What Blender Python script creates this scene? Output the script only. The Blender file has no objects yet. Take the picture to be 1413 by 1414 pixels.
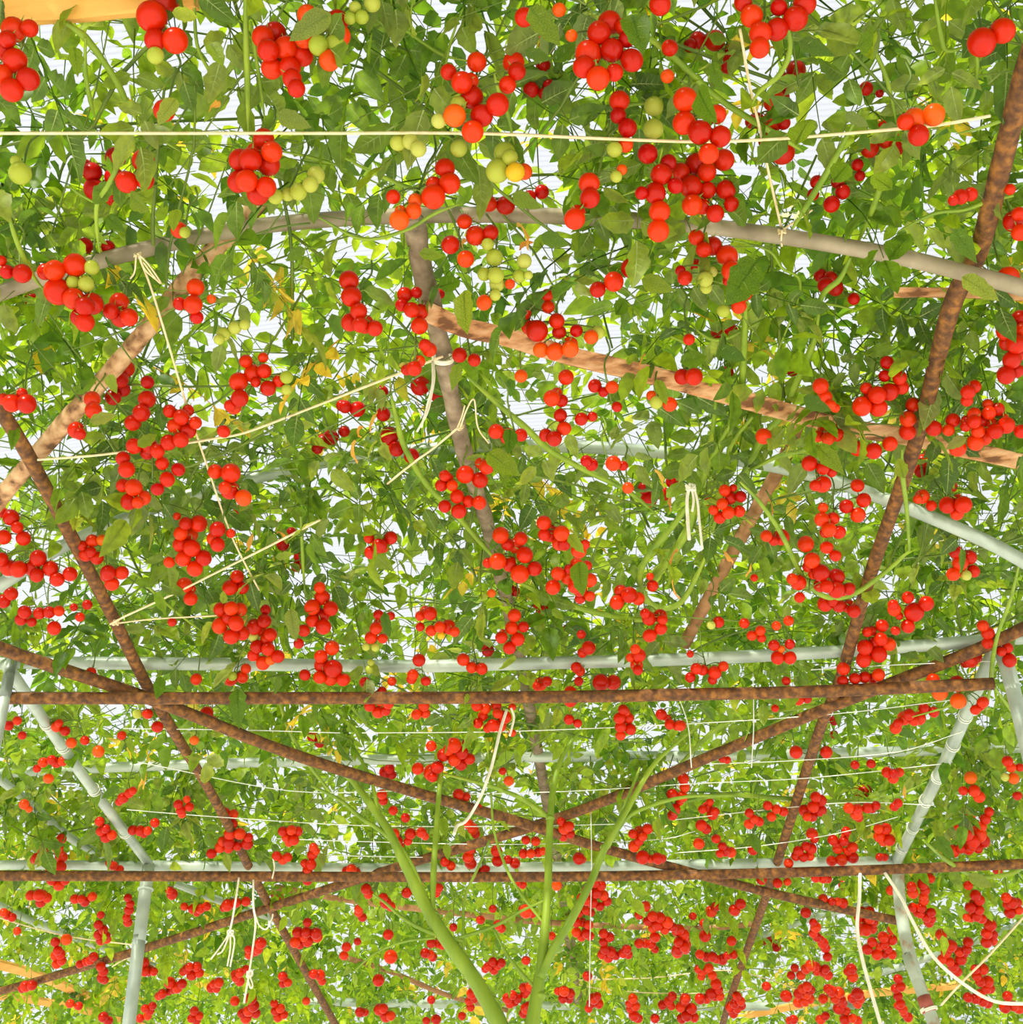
import bpy, math, random
import numpy as np
from mathutils import Vector, Matrix

random.seed(7)
rng = np.random.default_rng(7)
SC = bpy.context.scene
COL = SC.collection

# ------------------------------------------------------------------ camera
F_PX, CX, CY = 1850.0, 706.5, 707.0
CAM = Vector((0.0, 0.0, 1.6))
_up = Vector(((650 - CX) / F_PX, -(-1860 - CY) / F_PX, -1.0)).normalized()
_dp = Vector(((830 - CX) / F_PX, -(2060 - CY) / F_PX, -1.0))
_dp = (_dp - _up * _dp.dot(_up)).normalized()
_xx = _dp.cross(_up).normalized()
ROT = Matrix((_xx, _dp, _up))            # camera space -> world space
cam_d = bpy.data.cameras.new('camera')
cam_d.sensor_width = 36.0
cam_d.sensor_fit = 'HORIZONTAL'
cam_d.lens = F_PX / 1413.0 * 36.0
cam_d.clip_start = 0.05
cam_d.clip_end = 300.0
cam = bpy.data.objects.new('camera', cam_d)
COL.objects.link(cam)
cam.matrix_world = Matrix.Translation(CAM) @ ROT.to_4x4()
SC.camera = cam

# ------------------------------------------------------------------ light
SC.view_settings.view_transform = 'Standard'
SC.view_settings.look = 'None'
SC.view_settings.gamma = 1.0
SC.view_settings.use_curve_mapping = False
SC.view_settings.exposure = -0.10
world = bpy.data.worlds.new('sky')
SC.world = world
world.use_nodes = True
_bg = world.node_tree.nodes['Background']
_bg.inputs['Color'].default_value = (0.90, 0.96, 1.0, 1)
_bg.inputs['Strength'].default_value = 0.92
sun_d = bpy.data.lights.new('sun', 'SUN')
sun_d.energy = 11.0
sun_d.angle = math.radians(3.0)
sun_d.color = (1.0, 0.94, 0.80)
sun = bpy.data.objects.new('sun', sun_d)
COL.objects.link(sun)
# the sun stands behind the camera, to its left
sun.rotation_euler = Vector((0.45, 1.0, -0.85)).to_track_quat('-Z', 'Y').to_euler()
sun.location = (-3, -8, 9)
SC.cycles.max_bounces = 8
SC.cycles.diffuse_bounces = 5
SC.cycles.transmission_bounces = 5
SC.cycles.transparent_max_bounces = 8
SC.cycles.glossy_bounces = 2
SC.cycles.use_denoising = True

# ------------------------------------------------------------------ helpers
def ray(px, py):
    d = ROT @ Vector(((px - CX) / F_PX, -(py - CY) / F_PX, -1.0))
    return d.normalized()

def PH(px, py, h):
    """point of the sight line at height h above the camera"""
    d = ray(px, py)
    return CAM + d * (h / d.z)

def PY(px, py, y):
    """point of the sight line on the upright plane Y = y"""
    d = ray(px, py)
    return CAM + d * (y / d.y)

def project(p):
    c = ROT.transposed() @ (Vector(p) - CAM)
    return (CX + F_PX * c.x / -c.z, CY - F_PX * c.y / -c.z, -c.z)

def link(name, me, parent=None, mats=None):
    o = bpy.data.objects.new(name, me)
    COL.objects.link(o)
    if parent is not None:
        o.parent = parent
        o.location = -parent.location
    if mats:
        for m in (mats if isinstance(mats, (list, tuple)) else [mats]):
            me.materials.append(m)
    return o

def tag(o, label=None, cat=None, group=None, kind=None):
    if label: o['label'] = label
    if cat: o['category'] = cat
    if group: o['group'] = group
    if kind: o['kind'] = kind
    return o

def empty(name, loc, label, cat, group=None):
    o = bpy.data.objects.new(name, None)
    o.empty_display_size = 0.05
    COL.objects.link(o)
    o.location = loc
    return tag(o, label, cat, group)

def smooth_path(pts, radii, sub=6):
    """Catmull-Rom through the points"""
    P = [Vector(p) for p in pts]
    n = len(P)
    if n < 3:
        return P, list(radii)
    out, rr = [], []
    for i in range(n - 1):
        p0 = P[i - 1] if i > 0 else P[i] * 2 - P[i + 1]
        p1, p2 = P[i], P[i + 1]
        p3 = P[i + 2] if i + 2 < n else P[i + 1] * 2 - P[i]
        for k in range(sub):
            t = k / sub
            out.append(0.5 * ((2 * p1) + (p2 - p0) * t + (2 * p0 - 5 * p1 + 4 * p2 - p3) * t * t
                              + (3 * p1 - p0 - 3 * p2 + p3) * t ** 3))
            rr.append(radii[i] * (1 - t) + radii[i + 1] * t)
    out.append(P[-1]); rr.append(radii[-1])
    return out, rr

class MB:
    """collects shapes into one mesh"""
    def __init__(s):
        s.v, s.f = [], []
    def tube(s, pts, r, sides=6, sub=6, cap=True, smooth=True, bump=0.0, flat=1.0):
        if not isinstance(r, (list, tuple)):
            r = [r] * len(pts)
        if smooth:
            pts, r = smooth_path(pts, r, sub)
        else:
            pts = [Vector(p) for p in pts]
        n = len(pts)
        t0 = (pts[1] - pts[0]).normalized()
        u = t0.orthogonal().normalized()
        if abs(t0.z) < 0.95:
            u = (Vector((0, 0, 1)) - t0 * t0.z).normalized()
        b0 = len(s.v)
        for i in range(n):
            t = (pts[min(i + 1, n - 1)] - pts[max(i - 1, 0)])
            if t.length < 1e-9: t = t0
            t.normalize()
            u = (u - t * u.dot(t))
            if u.length < 1e-6: u = t.orthogonal()
            u.normalize()
            w = t.cross(u)
            k = 1 + (random.uniform(-bump, bump) if bump else 0)
            for j in range(sides):
                a = 2 * math.pi * j / sides
                kk = k * (1 + (random.uniform(-bump, bump) * 0.5 if bump else 0))
                s.v.append(pts[i] + (u * math.cos(a) * flat + w * math.sin(a)) * r[i] * kk)
            if i:
                a0 = b0 + (i - 1) * sides; a1 = b0 + i * sides
                for j in range(sides):
                    j2 = (j + 1) % sides
                    s.f.append((a0 + j, a0 + j2, a1 + j2, a1 + j))
        if cap:
            s.f.append(tuple(b0 + j for j in range(sides))[::-1])
            s.f.append(tuple(b0 + (n - 1) * sides + j for j in range(sides)))
        return s
    def beam(s, pts, w, t, up=Vector((0, 0, 1)), rough=0.0):
        """a sawn board: w wide, t thick"""
        pts = [Vector(p) for p in pts]
        b0 = len(s.v); n = len(pts)
        for i in range(n):
            d = (pts[min(i + 1, n - 1)] - pts[max(i - 1, 0)]).normalized()
            side = d.cross(up).normalized(); u2 = side.cross(d).normalized()
            for sx, sz in ((-1, -1), (-.8, -1.12), (0, -1.05), (.8, -1.12), (1, -1), (1, 1), (0, 1), (-1, 1)):
                s.v.append(pts[i] + side * sx * w / 2 * (1 + random.uniform(-rough, rough))
                           + u2 * sz * t / 2 * (1 + random.uniform(-rough, rough)))
            if i:
                a0 = b0 + (i - 1) * 8; a1 = a0 + 8
                for j in range(8):
                    j2 = (j + 1) % 8
                    s.f.append((a0 + j, a0 + j2, a1 + j2, a1 + j))
        s.f.append(tuple(b0 + j for j in range(8))[::-1])
        s.f.append(tuple(b0 + (n - 1) * 8 + j for j in range(8)))
        return s
    def build(s, name, mat, parent=None, smooth=True):
        me = bpy.data.meshes.new(name)
        me.from_pydata([tuple(v) for v in s.v], [], s.f)
        if smooth:
            me.polygons.foreach_set('use_smooth', [True] * len(me.polygons))
        me.update()
        return link(name, me, parent, mat)

# ------------------------------------------------------------------ materials
def nodes(name):
    m = bpy.data.materials.new(name)
    m.use_nodes = True
    nt = m.node_tree
    return m, nt, nt.nodes['Principled BSDF'], nt.nodes['Material Output']

def ramp(nt, src, stops):
    r = nt.nodes.new('ShaderNodeValToRGB')
    e = r.color_ramp.elements
    while len(e) < len(stops): e.new(0.5)
    for el, (p, c) in zip(e, stops):
        el.position = p; el.color = (*c, 1)
    nt.links.new(src, r.inputs[0])
    return r.outputs[0]

def noise(nt, scale, detail=4, vec=None, stretch=None):
    n = nt.nodes.new('ShaderNodeTexNoise')
    n.inputs['Scale'].default_value = scale
    n.inputs['Detail'].default_value = detail
    tc = nt.nodes.new('ShaderNodeTexCoord')
    src = tc.outputs['Object']
    if stretch:
        mp = nt.nodes.new('ShaderNodeMapping')
        mp.inputs['Scale'].default_value = stretch
        nt.links.new(src, mp.inputs[0]); src = mp.outputs[0]
    nt.links.new(src, n.inputs['Vector'])
    return n.outputs['Fac']

def solid(name, stops, scale=8, rough=0.6, stretch=None, bump=0.0, metal=0.0, spec=0.4):
    m, nt, b, out = nodes(name)
    f = noise(nt, scale, 6, stretch=stretch)
    nt.links.new(ramp(nt, f, stops), b.inputs['Base Color'])
    b.inputs['Roughness'].default_value = rough
    b.inputs['Metallic'].default_value = metal
    b.inputs['Specular IOR Level'].default_value = spec
    if bump:
        bp = nt.nodes.new('ShaderNodeBump')
        bp.inputs['Strength'].default_value = bump
        bp.inputs['Distance'].default_value = 0.01
        nt.links.new(f, bp.inputs['Height']); nt.links.new(bp.outputs[0], b.inputs['Normal'])
    return m

def leaf_material(name, stops, use_attr):
    m, nt, b, out = nodes(name)
    if use_attr:
        a = nt.nodes.new('ShaderNodeAttribute'); a.attribute_name = 'tint'; a.attribute_type = 'GEOMETRY'
        src = a.outputs['Fac']
    else:
        a = nt.nodes.new('ShaderNodeObjectInfo'); src = a.outputs['Random']
    colour = ramp(nt, src, stops)
    # blotches over the blade
    nf = noise(nt, 45, 2)
    mm = nt.nodes.new('ShaderNodeMapRange'); mm.inputs['From Min'].default_value = .3; mm.inputs['From Max'].default_value = .7
    mm.inputs['To Min'].default_value = .72; mm.inputs['To Max'].default_value = 1.3
    nt.links.new(nf, mm.inputs['Value'])
    vs = nt.nodes.new('ShaderNodeVectorMath'); vs.operation = 'SCALE'
    nt.links.new(colour, vs.inputs[0]); nt.links.new(mm.outputs[0], vs.inputs['Scale'])
    colour = vs.outputs[0]
    # backs of tomato leaves are paler and greyer than the upper sides
    geo = nt.nodes.new('ShaderNodeNewGeometry')
    pale = nt.nodes.new('ShaderNodeMix'); pale.data_type = 'RGBA'
    pale.inputs[7].default_value = (0.30, 0.36, 0.20, 1)
    mul = nt.nodes.new('ShaderNodeMath'); mul.operation = 'MULTIPLY'; mul.inputs[1].default_value = 0.22
    nt.links.new(geo.outputs['Backfacing'], mul.inputs[0])
    nt.links.new(mul.outputs[0], pale.inputs[0]); nt.links.new(colour, pale.inputs[6])
    nt.links.new(pale.outputs[2], b.inputs['Base Color'])
    b.inputs['Roughness'].default_value = 0.45
    b.inputs['Specular IOR Level'].default_value = 0.35
    tr = nt.nodes.new('ShaderNodeBsdfTranslucent')
    g = nt.nodes.new('ShaderNodeMix'); g.data_type = 'RGBA'; g.blend_type = 'MULTIPLY'
    g.inputs[0].default_value = 1.0
    g.inputs[7].default_value = (2.5, 2.2, 0.7, 1)
    nt.links.new(colour, g.inputs[6]); nt.links.new(g.outputs[2], tr.inputs['Color'])
    mx = nt.nodes.new('ShaderNodeMixShader'); mx.inputs[0].default_value = 0.6
    nt.links.new(b.outputs[0], mx.inputs[1]); nt.links.new(tr.outputs[0], mx.inputs[2])
    nt.links.new(mx.outputs[0], out.inputs['Surface'])
    return m

def fruit_material(name, stops, sub=0.25):
    m, nt, b, out = nodes(name)
    oi = nt.nodes.new('ShaderNodeObjectInfo')
    nt.links.new(ramp(nt, oi.outputs['Random'], stops), b.inputs['Base Color'])
    b.inputs['Roughness'].default_value = 0.28
    b.inputs['Specular IOR Level'].default_value = 0.3
    tr = nt.nodes.new('ShaderNodeBsdfTranslucent')
    nt.links.new(ramp(nt, oi.outputs['Random'], stops), tr.inputs['Color'])
    mx = nt.nodes.new('ShaderNodeMixShader'); mx.inputs[0].default_value = sub
    nt.links.new(b.outputs[0], mx.inputs[1]); nt.links.new(tr.outputs[0], mx.inputs[2])
    nt.links.new(mx.outputs[0], out.inputs['Surface'])
    return m

GREENS = [(0.0, (0.045, 0.12, 0.010)), (0.25, (0.09, 0.195, 0.014)), (0.5, (0.18, 0.28, 0.018)),
          (0.75, (0.22, 0.35, 0.025)), (0.95, (0.33, 0.43, 0.045)), (1.0, (0.55, 0.40, 0.06))]
M = {
    'leaf_stuff': leaf_material('tomato leaf', GREENS, True),
    'leaf': leaf_material('tomato leaf large', [(0, (0.05, 0.12, 0.012)), (.35, (.10, .19, .018)), (.7, (.17, .25, .025)), (.85, (.17, .23, .07)), (1, (.24, .31, .04))], False),
    'vein': solid('leaf vein', [(0.3, (0.22, 0.32, 0.07)), (0.7, (0.34, 0.42, 0.12))], 30, 0.5),
    'dry': leaf_material('dry leaf', [(0, (0.42, 0.20, 0.06)), (1, (0.65, 0.42, 0.16))], False),
    'stem': solid('green stem', [(0.3, (0.13, 0.24, 0.015)), (0.7, (0.30, 0.42, 0.03))], 14, 0.5, stretch=(1, 1, .3), bump=0.15),
    'twig': solid('thin stem', [(0.3, (0.07, 0.13, 0.02)), (0.7, (0.20, 0.28, 0.04))], 9, 0.6),
    'calyx': solid('calyx', [(0.3, (0.14, 0.26, 0.03)), (0.7, (0.26, 0.40, 0.05))], 20, 0.6),
    'r': fruit_material('red tomato', [(0, (0.58, 0.010, 0.001)), (0.6, (0.74, 0.022, 0.001)), (1, (0.84, 0.050, 0.002))]),
    'd': fruit_material('shaded deep red tomato', [(0, (0.50, 0.004, 0.002)), (1, (0.66, 0.006, 0.002))]),  # darker copy of the red: shade among the leaves put into the fruit colour
    'o': fruit_material('orange tomato', [(0, (0.88, 0.06, 0.003)), (1, (0.90, 0.15, 0.006))]),
    'y': fruit_material('yellow tomato', [(0, (0.85, 0.55, 0.02)), (1, (0.85, 0.45, 0.02))]),
    'g': fruit_material('green tomato', [(0, (0.46, 0.54, 0.05)), (0.5, (0.56, 0.60, 0.08)), (1, (0.62, 0.64, 0.13))], 0.3),
    'rust': solid('rusty steel', [(0.34, (0.075, 0.032, 0.014)), (0.5, (0.16, 0.065, 0.019)), (0.68, (0.32, 0.13, 0.025))], 55, 0.75, bump=0.25),
    'zinc': solid('galvanised steel', [(0.25, (0.30, 0.36, 0.31)), (0.55, (0.46, 0.54, 0.46)), (0.8, (0.60, 0.66, 0.56))], 9, 0.45, metal=0.25, bump=0.05),
    'zinc_worn': solid('worn galvanised steel', [(0.25, (0.20, 0.16, 0.10)), (0.55, (0.36, 0.30, 0.20)), (0.8, (0.50, 0.43, 0.31))], 12, 0.55, metal=0.15, bump=0.1),
    'zinc_rust': solid('galvanised steel with rust blooms', [(0.3, (0.42, 0.50, 0.42)), (0.56, (0.38, 0.42, 0.32)), (0.66, (0.34, 0.16, 0.07))], 14, 0.6, bump=0.1),
    'peeled': solid('peeled pole', [(0.36, (0.13, 0.06, 0.025)), (0.46, (0.42, 0.22, 0.10)), (0.54, (0.56, 0.33, 0.16)), (0.66, (0.70, 0.46, 0.26))], 26, 0.7, bump=0.4),
    'board': solid('split board', [(0.38, (0.20, 0.08, 0.03)), (0.47, (0.55, 0.25, 0.10)), (0.62, (0.76, 0.44, 0.23))], 7, 0.7, stretch=(1, 7, 7), bump=0.35),
    'yellow_board': solid('yellow board', [(0.3, (0.80, 0.36, 0.07)), (0.7, (0.93, 0.50, 0.13))], 4, 0.6, stretch=(1, 6, 6), bump=0.1),
    'grey_pole': solid('grey bark pole', [(0.3, (0.17, 0.12, 0.075)), (0.6, (0.32, 0.24, 0.16)), (0.8, (0.44, 0.36, 0.26))], 30, 0.85, bump=0.5),
    'brown_pole': solid('brown pole', [(0.3, (0.24, 0.11, 0.045)), (0.6, (0.44, 0.22, 0.10)), (0.8, (0.58, 0.34, 0.17))], 24, 0.8, bump=0.4),
    'cord': solid('sisal cord', [(0.3, (0.72, 0.56, 0.30)), (0.7, (0.88, 0.76, 0.50))], 60, 0.8),
    'rope': solid('white rope', [(0.3, (0.80, 0.76, 0.58)), (0.7, (0.92, 0.90, 0.76))], 60, 0.8),
    'wire': solid('white wire', [(0.3, (0.70, 0.74, 0.66)), (0.7, (0.86, 0.88, 0.80))], 30, 0.5),
    'tape': solid('red tape', [(0.3, (0.35, 0.07, 0.05)), (0.7, (0.50, 0.14, 0.10))], 20, 0.6),
    'petal': solid('petal', [(0.3, (0.90, 0.86, 0.40)), (0.7, (0.95, 0.93, 0.62))], 40, 0.6),
    'ground': solid('pale ground sheet', [(0.3, (0.72, 0.70, 0.64)), (0.7, (0.82, 0.80, 0.74))], 2, 0.9),
}
def film_material():
    m, nt, b, out = nodes('translucent roof film')
    nt.nodes.remove(b)
    tc = nt.nodes.new('ShaderNodeTexCoord')
    w = nt.nodes.new('ShaderNodeTexWave'); w.bands_direction = 'Y'
    w.inputs['Scale'].default_value = 14; w.inputs['Distortion'].default_value = 1.5
    w.inputs['Detail'].default_value = 3
    nt.links.new(tc.outputs['Object'], w.inputs['Vector'])
    c = ramp(nt, w.outputs['Fac'], [(0.0, (0.42, 0.43, 0.49)), (0.5, (0.56, 0.57, 0.62))])
    tl = nt.nodes.new('ShaderNodeBsdfTranslucent'); nt.links.new(c, tl.inputs['Color'])
    tp = nt.nodes.new('ShaderNodeBsdfTransparent'); tp.inputs['Color'].default_value = (0.90, 0.90, 0.93, 1)
    mx = nt.nodes.new('ShaderNodeMixShader'); mx.inputs[0].default_value = 0.7
    nt.links.new(tl.outputs[0], mx.inputs[1]); nt.links.new(tp.outputs[0], mx.inputs[2])
    nt.links.new(mx.outputs[0], out.inputs['Surface'])
    return m
M['film'] = film_material()

# ------------------------------------------------------------------ setting: floor and roof film
mb = MB()
nx, ny = 8, 10
for j in range(ny + 1):
    for i in range(nx + 1):
        mb.v.append(Vector((-20 + 40 * i / nx, -14 + 44 * j / ny, 0.0)))
for j in range(ny):
    for i in range(nx):
        a = j * (nx + 1) + i
        mb.f.append((a, a + 1, a + nx + 2, a + nx + 1))
tag(mb.build('floor', M['ground']), kind='structure')
mb = MB()
nx, ny = 24, 12
for j in range(ny + 1):
    for i in range(nx + 1):
        x = -7 + 14 * i / nx
        mb.v.append(Vector((x, -1.5 + 16.0 * j / ny, 5.1 - 0.035 * x * x + 0.02 * math.sin(j * 2.1 + i))))
for j in range(ny):
    for i in range(nx):
        a = j * (nx + 1) + i
        mb.f.append((a, a + nx + 1, a + nx + 2, a + 1))
tag(mb.build('ceiling', M['film']), kind='structure')
# ------------------------------------------------------------------ frame of the pergola
HP = 1.90                                  # height of ties and purlins above the eye
def r_px(px, dist):                        # radius in metres of something px wide at that distance
    return px * dist / F_PX / 2
def seg_h(pts, h):                         # pixel polyline -> points at height h (number or list)
    if not isinstance(h, (list, tuple)): h = [h] * len(pts)
    return [PH(x, y, k) for (x, y), k in zip(pts, h)]
def seg_y(pts, Y):
    if not isinstance(Y, (list, tuple)): Y = [Y] * len(pts)
    return [PY(x, y, k) for (x, y), k in zip(pts, Y)]
LAND = []                                  # landmarks for the labels: (phrase, pixel polyline)

def pole(name, label, cat, pts, r, mat, land=None, px=None, group=None, sides=12, bump=0.0, part=None):
    """one bar of the frame; a bar with couplers or ends gets them as parts"""
    base = pts[0].copy()
    mb = MB(); mb.tube(pts, r, sides=sides, bump=bump)
    o = mb.build(name, M[mat])
    # origin at its first end
    for v in o.data.vertices: v.co -= base
    o.location = base
    tag(o, label, cat, group)
    if land: LAND.append((land, px))
    return o

def ring(parent, name, c, axis, R, r, mat, turns=1, pitch=0.0):
    mb = MB()
    axis = Vector(axis).normalized(); u = axis.orthogonal().normalized(); w = axis.cross(u)
    pts = []
    n = int(14 * turns) + 1
    for i in range(n):
        a = 2 * math.pi * i / 14
        pts.append(Vector(c) + (u * math.cos(a) + w * math.sin(a)) * R + axis * pitch * i / 14)
    mb.tube(pts, r, sides=5, smooth=False)
    return mb.build(name, M[mat], parent)

# arched pipes (upright planes across the house)
H1 = [(-150, 470), (0, 405), (120, 365), (300, 322), (430, 305), (600, 297), (780, 299), (950, 310), (1090, 328), (1230, 352), (1330, 376), (1413, 398), (1560, 448)]
Y1 = PH(600, 297, 2.10).y
hoop1 = pole('arched_pipe', 'near weathered grey arched pipe sweeping across the upper third under the leaves', 'pipe', seg_y(H1, Y1), 0.0165, 'zinc_worn', 'the near arched pipe', H1)
H2 = [(-120, 880), (0, 808), (100, 748), (250, 688), (400, 648), (500, 630), (640, 617), (800, 617), (950, 628), (1050, 640), (1150, 664), (1250, 700), (1350, 742), (1413, 775), (1540, 850)]
Y2 = PH(700, 617, 2.22).y
hoop2 = pole('arched_pipe', 'second pale galvanised arched pipe, half hidden by foliage across the middle', 'pipe', seg_y(H2, Y2), 0.0172, 'zinc', 'the second arched pipe', H2)

# ties and purlins of the level frame
T1g = [(-80, 914), (300, 917), (560, 920), (700, 917), (950, 910), (1150, 900), (1370, 884), (1480, 876)]
T1r = [(-80, 964), (300, 964), (700, 963), (1000, 958), (1150, 954), (1372, 944)]
T2g = [(206, 1196), (500, 1200), (700, 1199), (1000, 1194), (1238, 1190)]
T2r = [(-80, 1209), (300, 1210), (700, 1211), (1000, 1207), (1240, 1200), (1480, 1190)]
pole('tie_pipe', 'pale galvanised pipe running level just above the rusty tie', 'pipe', seg_h(T1g, 1.93), 0.0185, 'zinc', 'the near pale level pipe', T1g)
pole('tie_pipe', 'nearer rusty brown pipe running level across the whole picture', 'pipe', seg_h(T1r, 1.80), 0.0175, 'rust', 'the nearer level rusty pipe', T1r)
pole('tie_pipe', 'pale galvanised tie pipe between the tops of the two posts', 'pipe', seg_h(T2g, 1.90), 0.022, 'zinc')
pole('tie_pipe', 'farther rusty pipe running level in front of both post tops', 'pipe', seg_h(T2r, 1.80), 0.0185, 'rust', 'the farther level rusty pipe', T2r)
P3 = [(-60, 1072), (120, 1061), (430, 1051), (700, 1046), (1000, 1043), (1300, 1036), (1480, 1030)]
pole('tie_pipe', 'pale pipe in the leaves midway between the two rusty level pipes', 'pipe', seg_h(P3, 2.06), 0.018, 'zinc')
P4 = [(-60, 1196), (60, 1194), (200, 1196)]
pole('tie_pipe', 'short pale level pipe leaving the left post top toward the left edge', 'pipe', seg_h(P4, 1.92), 0.018, 'zinc')
P5 = [(420, 1383), (700, 1388), (1000, 1390), (1180, 1388)]
pole('tie_pipe', 'faint blue grey level pipe in leaves near the bottom edge', 'pipe', seg_h(P5, 2.05), 0.022, 'zinc')

R1 = [(-20, 530), (0, 565), (45, 640), (150, 840), (213, 965), (300, 1110), (365, 1238), (455, 1400), (500, 1480)]
pole('purlin_pipe', 'left long rusty pipe sloping from the left edge down to bottom', 'pipe', seg_h(R1, [HP, HP, HP, HP, HP - .02, HP, HP, HP, HP]), [.0165] * 5 + [.0165, .017, .018, .018], 'rust', 'the left sloping rusty pipe', R1, bump=0.02)
R2 = [(1440, 30), (1413, 110), (1385, 220), (1352, 345), (1312, 430), (1265, 610), (1200, 800), (1160, 940), (1128, 1020), (1060, 1232), (1010, 1375), (985, 1460)]
pole('purlin_pipe', 'right long rusty pipe sloping from the upper right corner down', 'pipe', seg_h(R2, [HP] * 12), [.019] * 5 + [.017] * 7, 'rust', 'the right sloping rusty pipe', R2, bump=0.02)
R3 = [(-120, 845), (0, 895), (215, 968), (400, 1040), (560, 1090), (700, 1130), (850, 1176), (1060, 1232), (1242, 1272)]
pole('brace_pipe', 'long rusty cross brace falling from left edge to the right post', 'pipe', seg_h(R3, 1.84), .018, 'rust', 'the falling rusty cross brace', R3, bump=0.02)
R4 = [(1480, 835), (1413, 868), (1330, 905), (1150, 975), (980, 1045), (850, 1100), (740, 1140), (540, 1200), (365, 1256), (230, 1300), (60, 1352), (-60, 1385)]
pole('brace_pipe', 'long rusty cross brace rising from bottom left to the right edge', 'pipe', seg_h(R4, 1.88), .018, 'rust', 'the rising rusty cross brace', R4, bump=0.02)

# posts and their purlins
pl = PH(205, 1196, 1.88)
def post(label, pts, r, mat, land, px):
    root = empty('steel_post', Vector((pts[-1].x, pts[-1].y, 0.0)), label, 'post', None)
    mb = MB(); mb.tube(pts, r, sides=14)
    mb.build('pole', M[mat], root)
    LAND.append((land, px))
    return root
def post_pts(px, Y):
    p = seg_y(px, Y)
    d = (p[-1] - p[-2]); k = p[-1].z / -d.z
    end = p[-1] + d * k * 1.0
    return p + [Vector((end.x, end.y, 0.0))]
LP = [(205, 1196), (192, 1300), (178, 1414)]
po = post('pale green galvanised post at lower left carrying the level pipes', post_pts(LP, pl.y), .023, 'zinc', 'the left post', LP)
ring(po, 'coupler', PY(204, 1212, pl.y), (0, 0, 1), .027, .006, 'zinc', 1)
ring(po, 'coupler', PY(201, 1228, pl.y), (0, 0, 1), .026, .005, 'zinc', 1)
pr = PH(1240, 1203, 1.88)
RP = [(1240, 1200), (1243, 1245), (1252, 1300), (1268, 1355), (1290, 1414)]
po = post('slightly bent post with rust spots and a red tape band at lower right', post_pts(RP, pr.y), .0235, 'zinc_rust', 'the right post', RP)
tb = MB(); a, b = PY(1275, 1376, pr.y), PY(1284, 1398, pr.y); tb.tube([a, b], .0255, sides=14, smooth=False)
tag(tb.build('tape_band', M['tape'], po), 'dull red tape band')
ring(po, 'wire_tie', PY(1282, 1392, pr.y), b - a, .029, .004, 'rope', 2, 0.006)
p = PH(1385, 903, 1.88)
ER = [(1385, 903), (1400, 955), (1413, 1008)]
post('pale post at the right edge beside the near pale level pipe', post_pts(ER, p.y), .021, 'zinc', 'the right edge post', ER)
EL = [(14, 925), (6, 965), (-3, 1010)]
pe = PH(14, 925, 1.88)
post('pale post cut by the left edge beside the falling rusty cross brace', post_pts(EL, pe.y), .016, 'zinc', 'the left edge post', EL)
LB = [(8, 917), (18, 932), (110, 1065), (205, 1192)]
o = pole('side_beam', 'pale galvanised beam sloping down from left edge to the left post top', 'pipe', seg_h(LB, 1.90), .0175, 'zinc', 'the left pale sloping beam', LB)
def tie_on(o, px, h, R, mat='wire', n=2):
    c = PH(*px, h); mb = MB()
    axis = Vector((0, 1, 0)); u = Vector((1, 0, 0)); w = Vector((0, 0, 1))
    pts = [c + (u * math.cos(k * .52) + w * math.sin(k * .52)) * R + axis * k * .0012 for k in range(12 * n + 1)]
    mb.tube(pts, .002, sides=4, smooth=False)
    t = mb.build('wire_tie', M[mat], o)
    return t
for q in ((62, 996), (84, 1028), (128, 1088), (170, 1147)): tie_on(o, q, 1.90, .0195)
RB = [(1376, 892), (1370, 905), (1300, 1063), (1237, 1192)]
o = pole('side_beam', 'pale galvanised beam sloping down to the right post top, wound with wire', 'pipe', seg_h(RB, 1.90), .020, 'zinc', 'the right pale sloping beam', RB)
for q in ((1335, 985), (1318, 1025), (1297, 1070), (1280, 1103), (1262, 1140), (1247, 1168)): tie_on(o, q, 1.90, .022)
for px, h, lab in (([(-20, 1060), (40, 1108), (110, 1165), (205, 1205), (310, 1246), (400, 1275)], 2.02, 'thin pale strut crossing behind the left post top'),
                   ([(-20, 1240), (40, 1270), (150, 1312), (230, 1340)], 2.02, 'thin pale strut low at the left edge, left of the left post'),
                   ([(1030, 1300), (1120, 1268), (1240, 1232), (1413, 1130)], 2.10, 'thin pale strut climbing right behind the right post'),
                   ([(1195, 1350), (1290, 1320), (1413, 1275)], 2.05, 'thin pale strut low down at the right behind the right post')):
    pole('strut_pipe', lab, 'pipe', seg_h(px, h), .016, 'zinc')

# timber
W1 = [(362, 272), (330, 312), (290, 350), (215, 440), (160, 505), (110, 560), (45, 635), (-5, 695), (-60, 770)]
pole('wooden_pole', 'peeled tan wooden pole slanting down from upper left to the left edge', 'pole', seg_h(W1, [2.16, 2.14, 2.115, 2.05, 2.01, 1.98, 1.955, 1.94, 1.93]), .0205, 'peeled', 'the peeled wooden pole', W1, bump=0.06)
W4 = [(573, 312), (583, 370), (600, 440), (616, 510), (635, 600), (652, 660), (672, 720), (700, 830), (722, 930), (745, 1050), (780, 1250), (800, 1390)]
pole('wooden_pole', 'grey barked pole running away from the near arched pipe down the middle', 'pole', seg_h(W4, [2.04, 2.02, 2.0, 2.0, 2.0, 2.03, 2.06, 2.08, 2.08, 2.08, 2.08, 2.06]), [.0225, .0225, .022, .021, .020, .020, .020, .020, .020, .020, .022, .024], 'grey_pole', 'the grey barked pole', W4, bump=0.07)
W5 = [(1102, 585), (1080, 640), (1052, 690), (1000, 785), (945, 890)]
pole('wooden_pole', 'rough brown wooden pole slanting under the split board at right centre', 'pole', seg_h(W5, [2.16, 2.15, 2.14, 2.08, 2.0]), .018, 'brown_pole', 'the rough brown pole', W5, bump=0.06)
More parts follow.
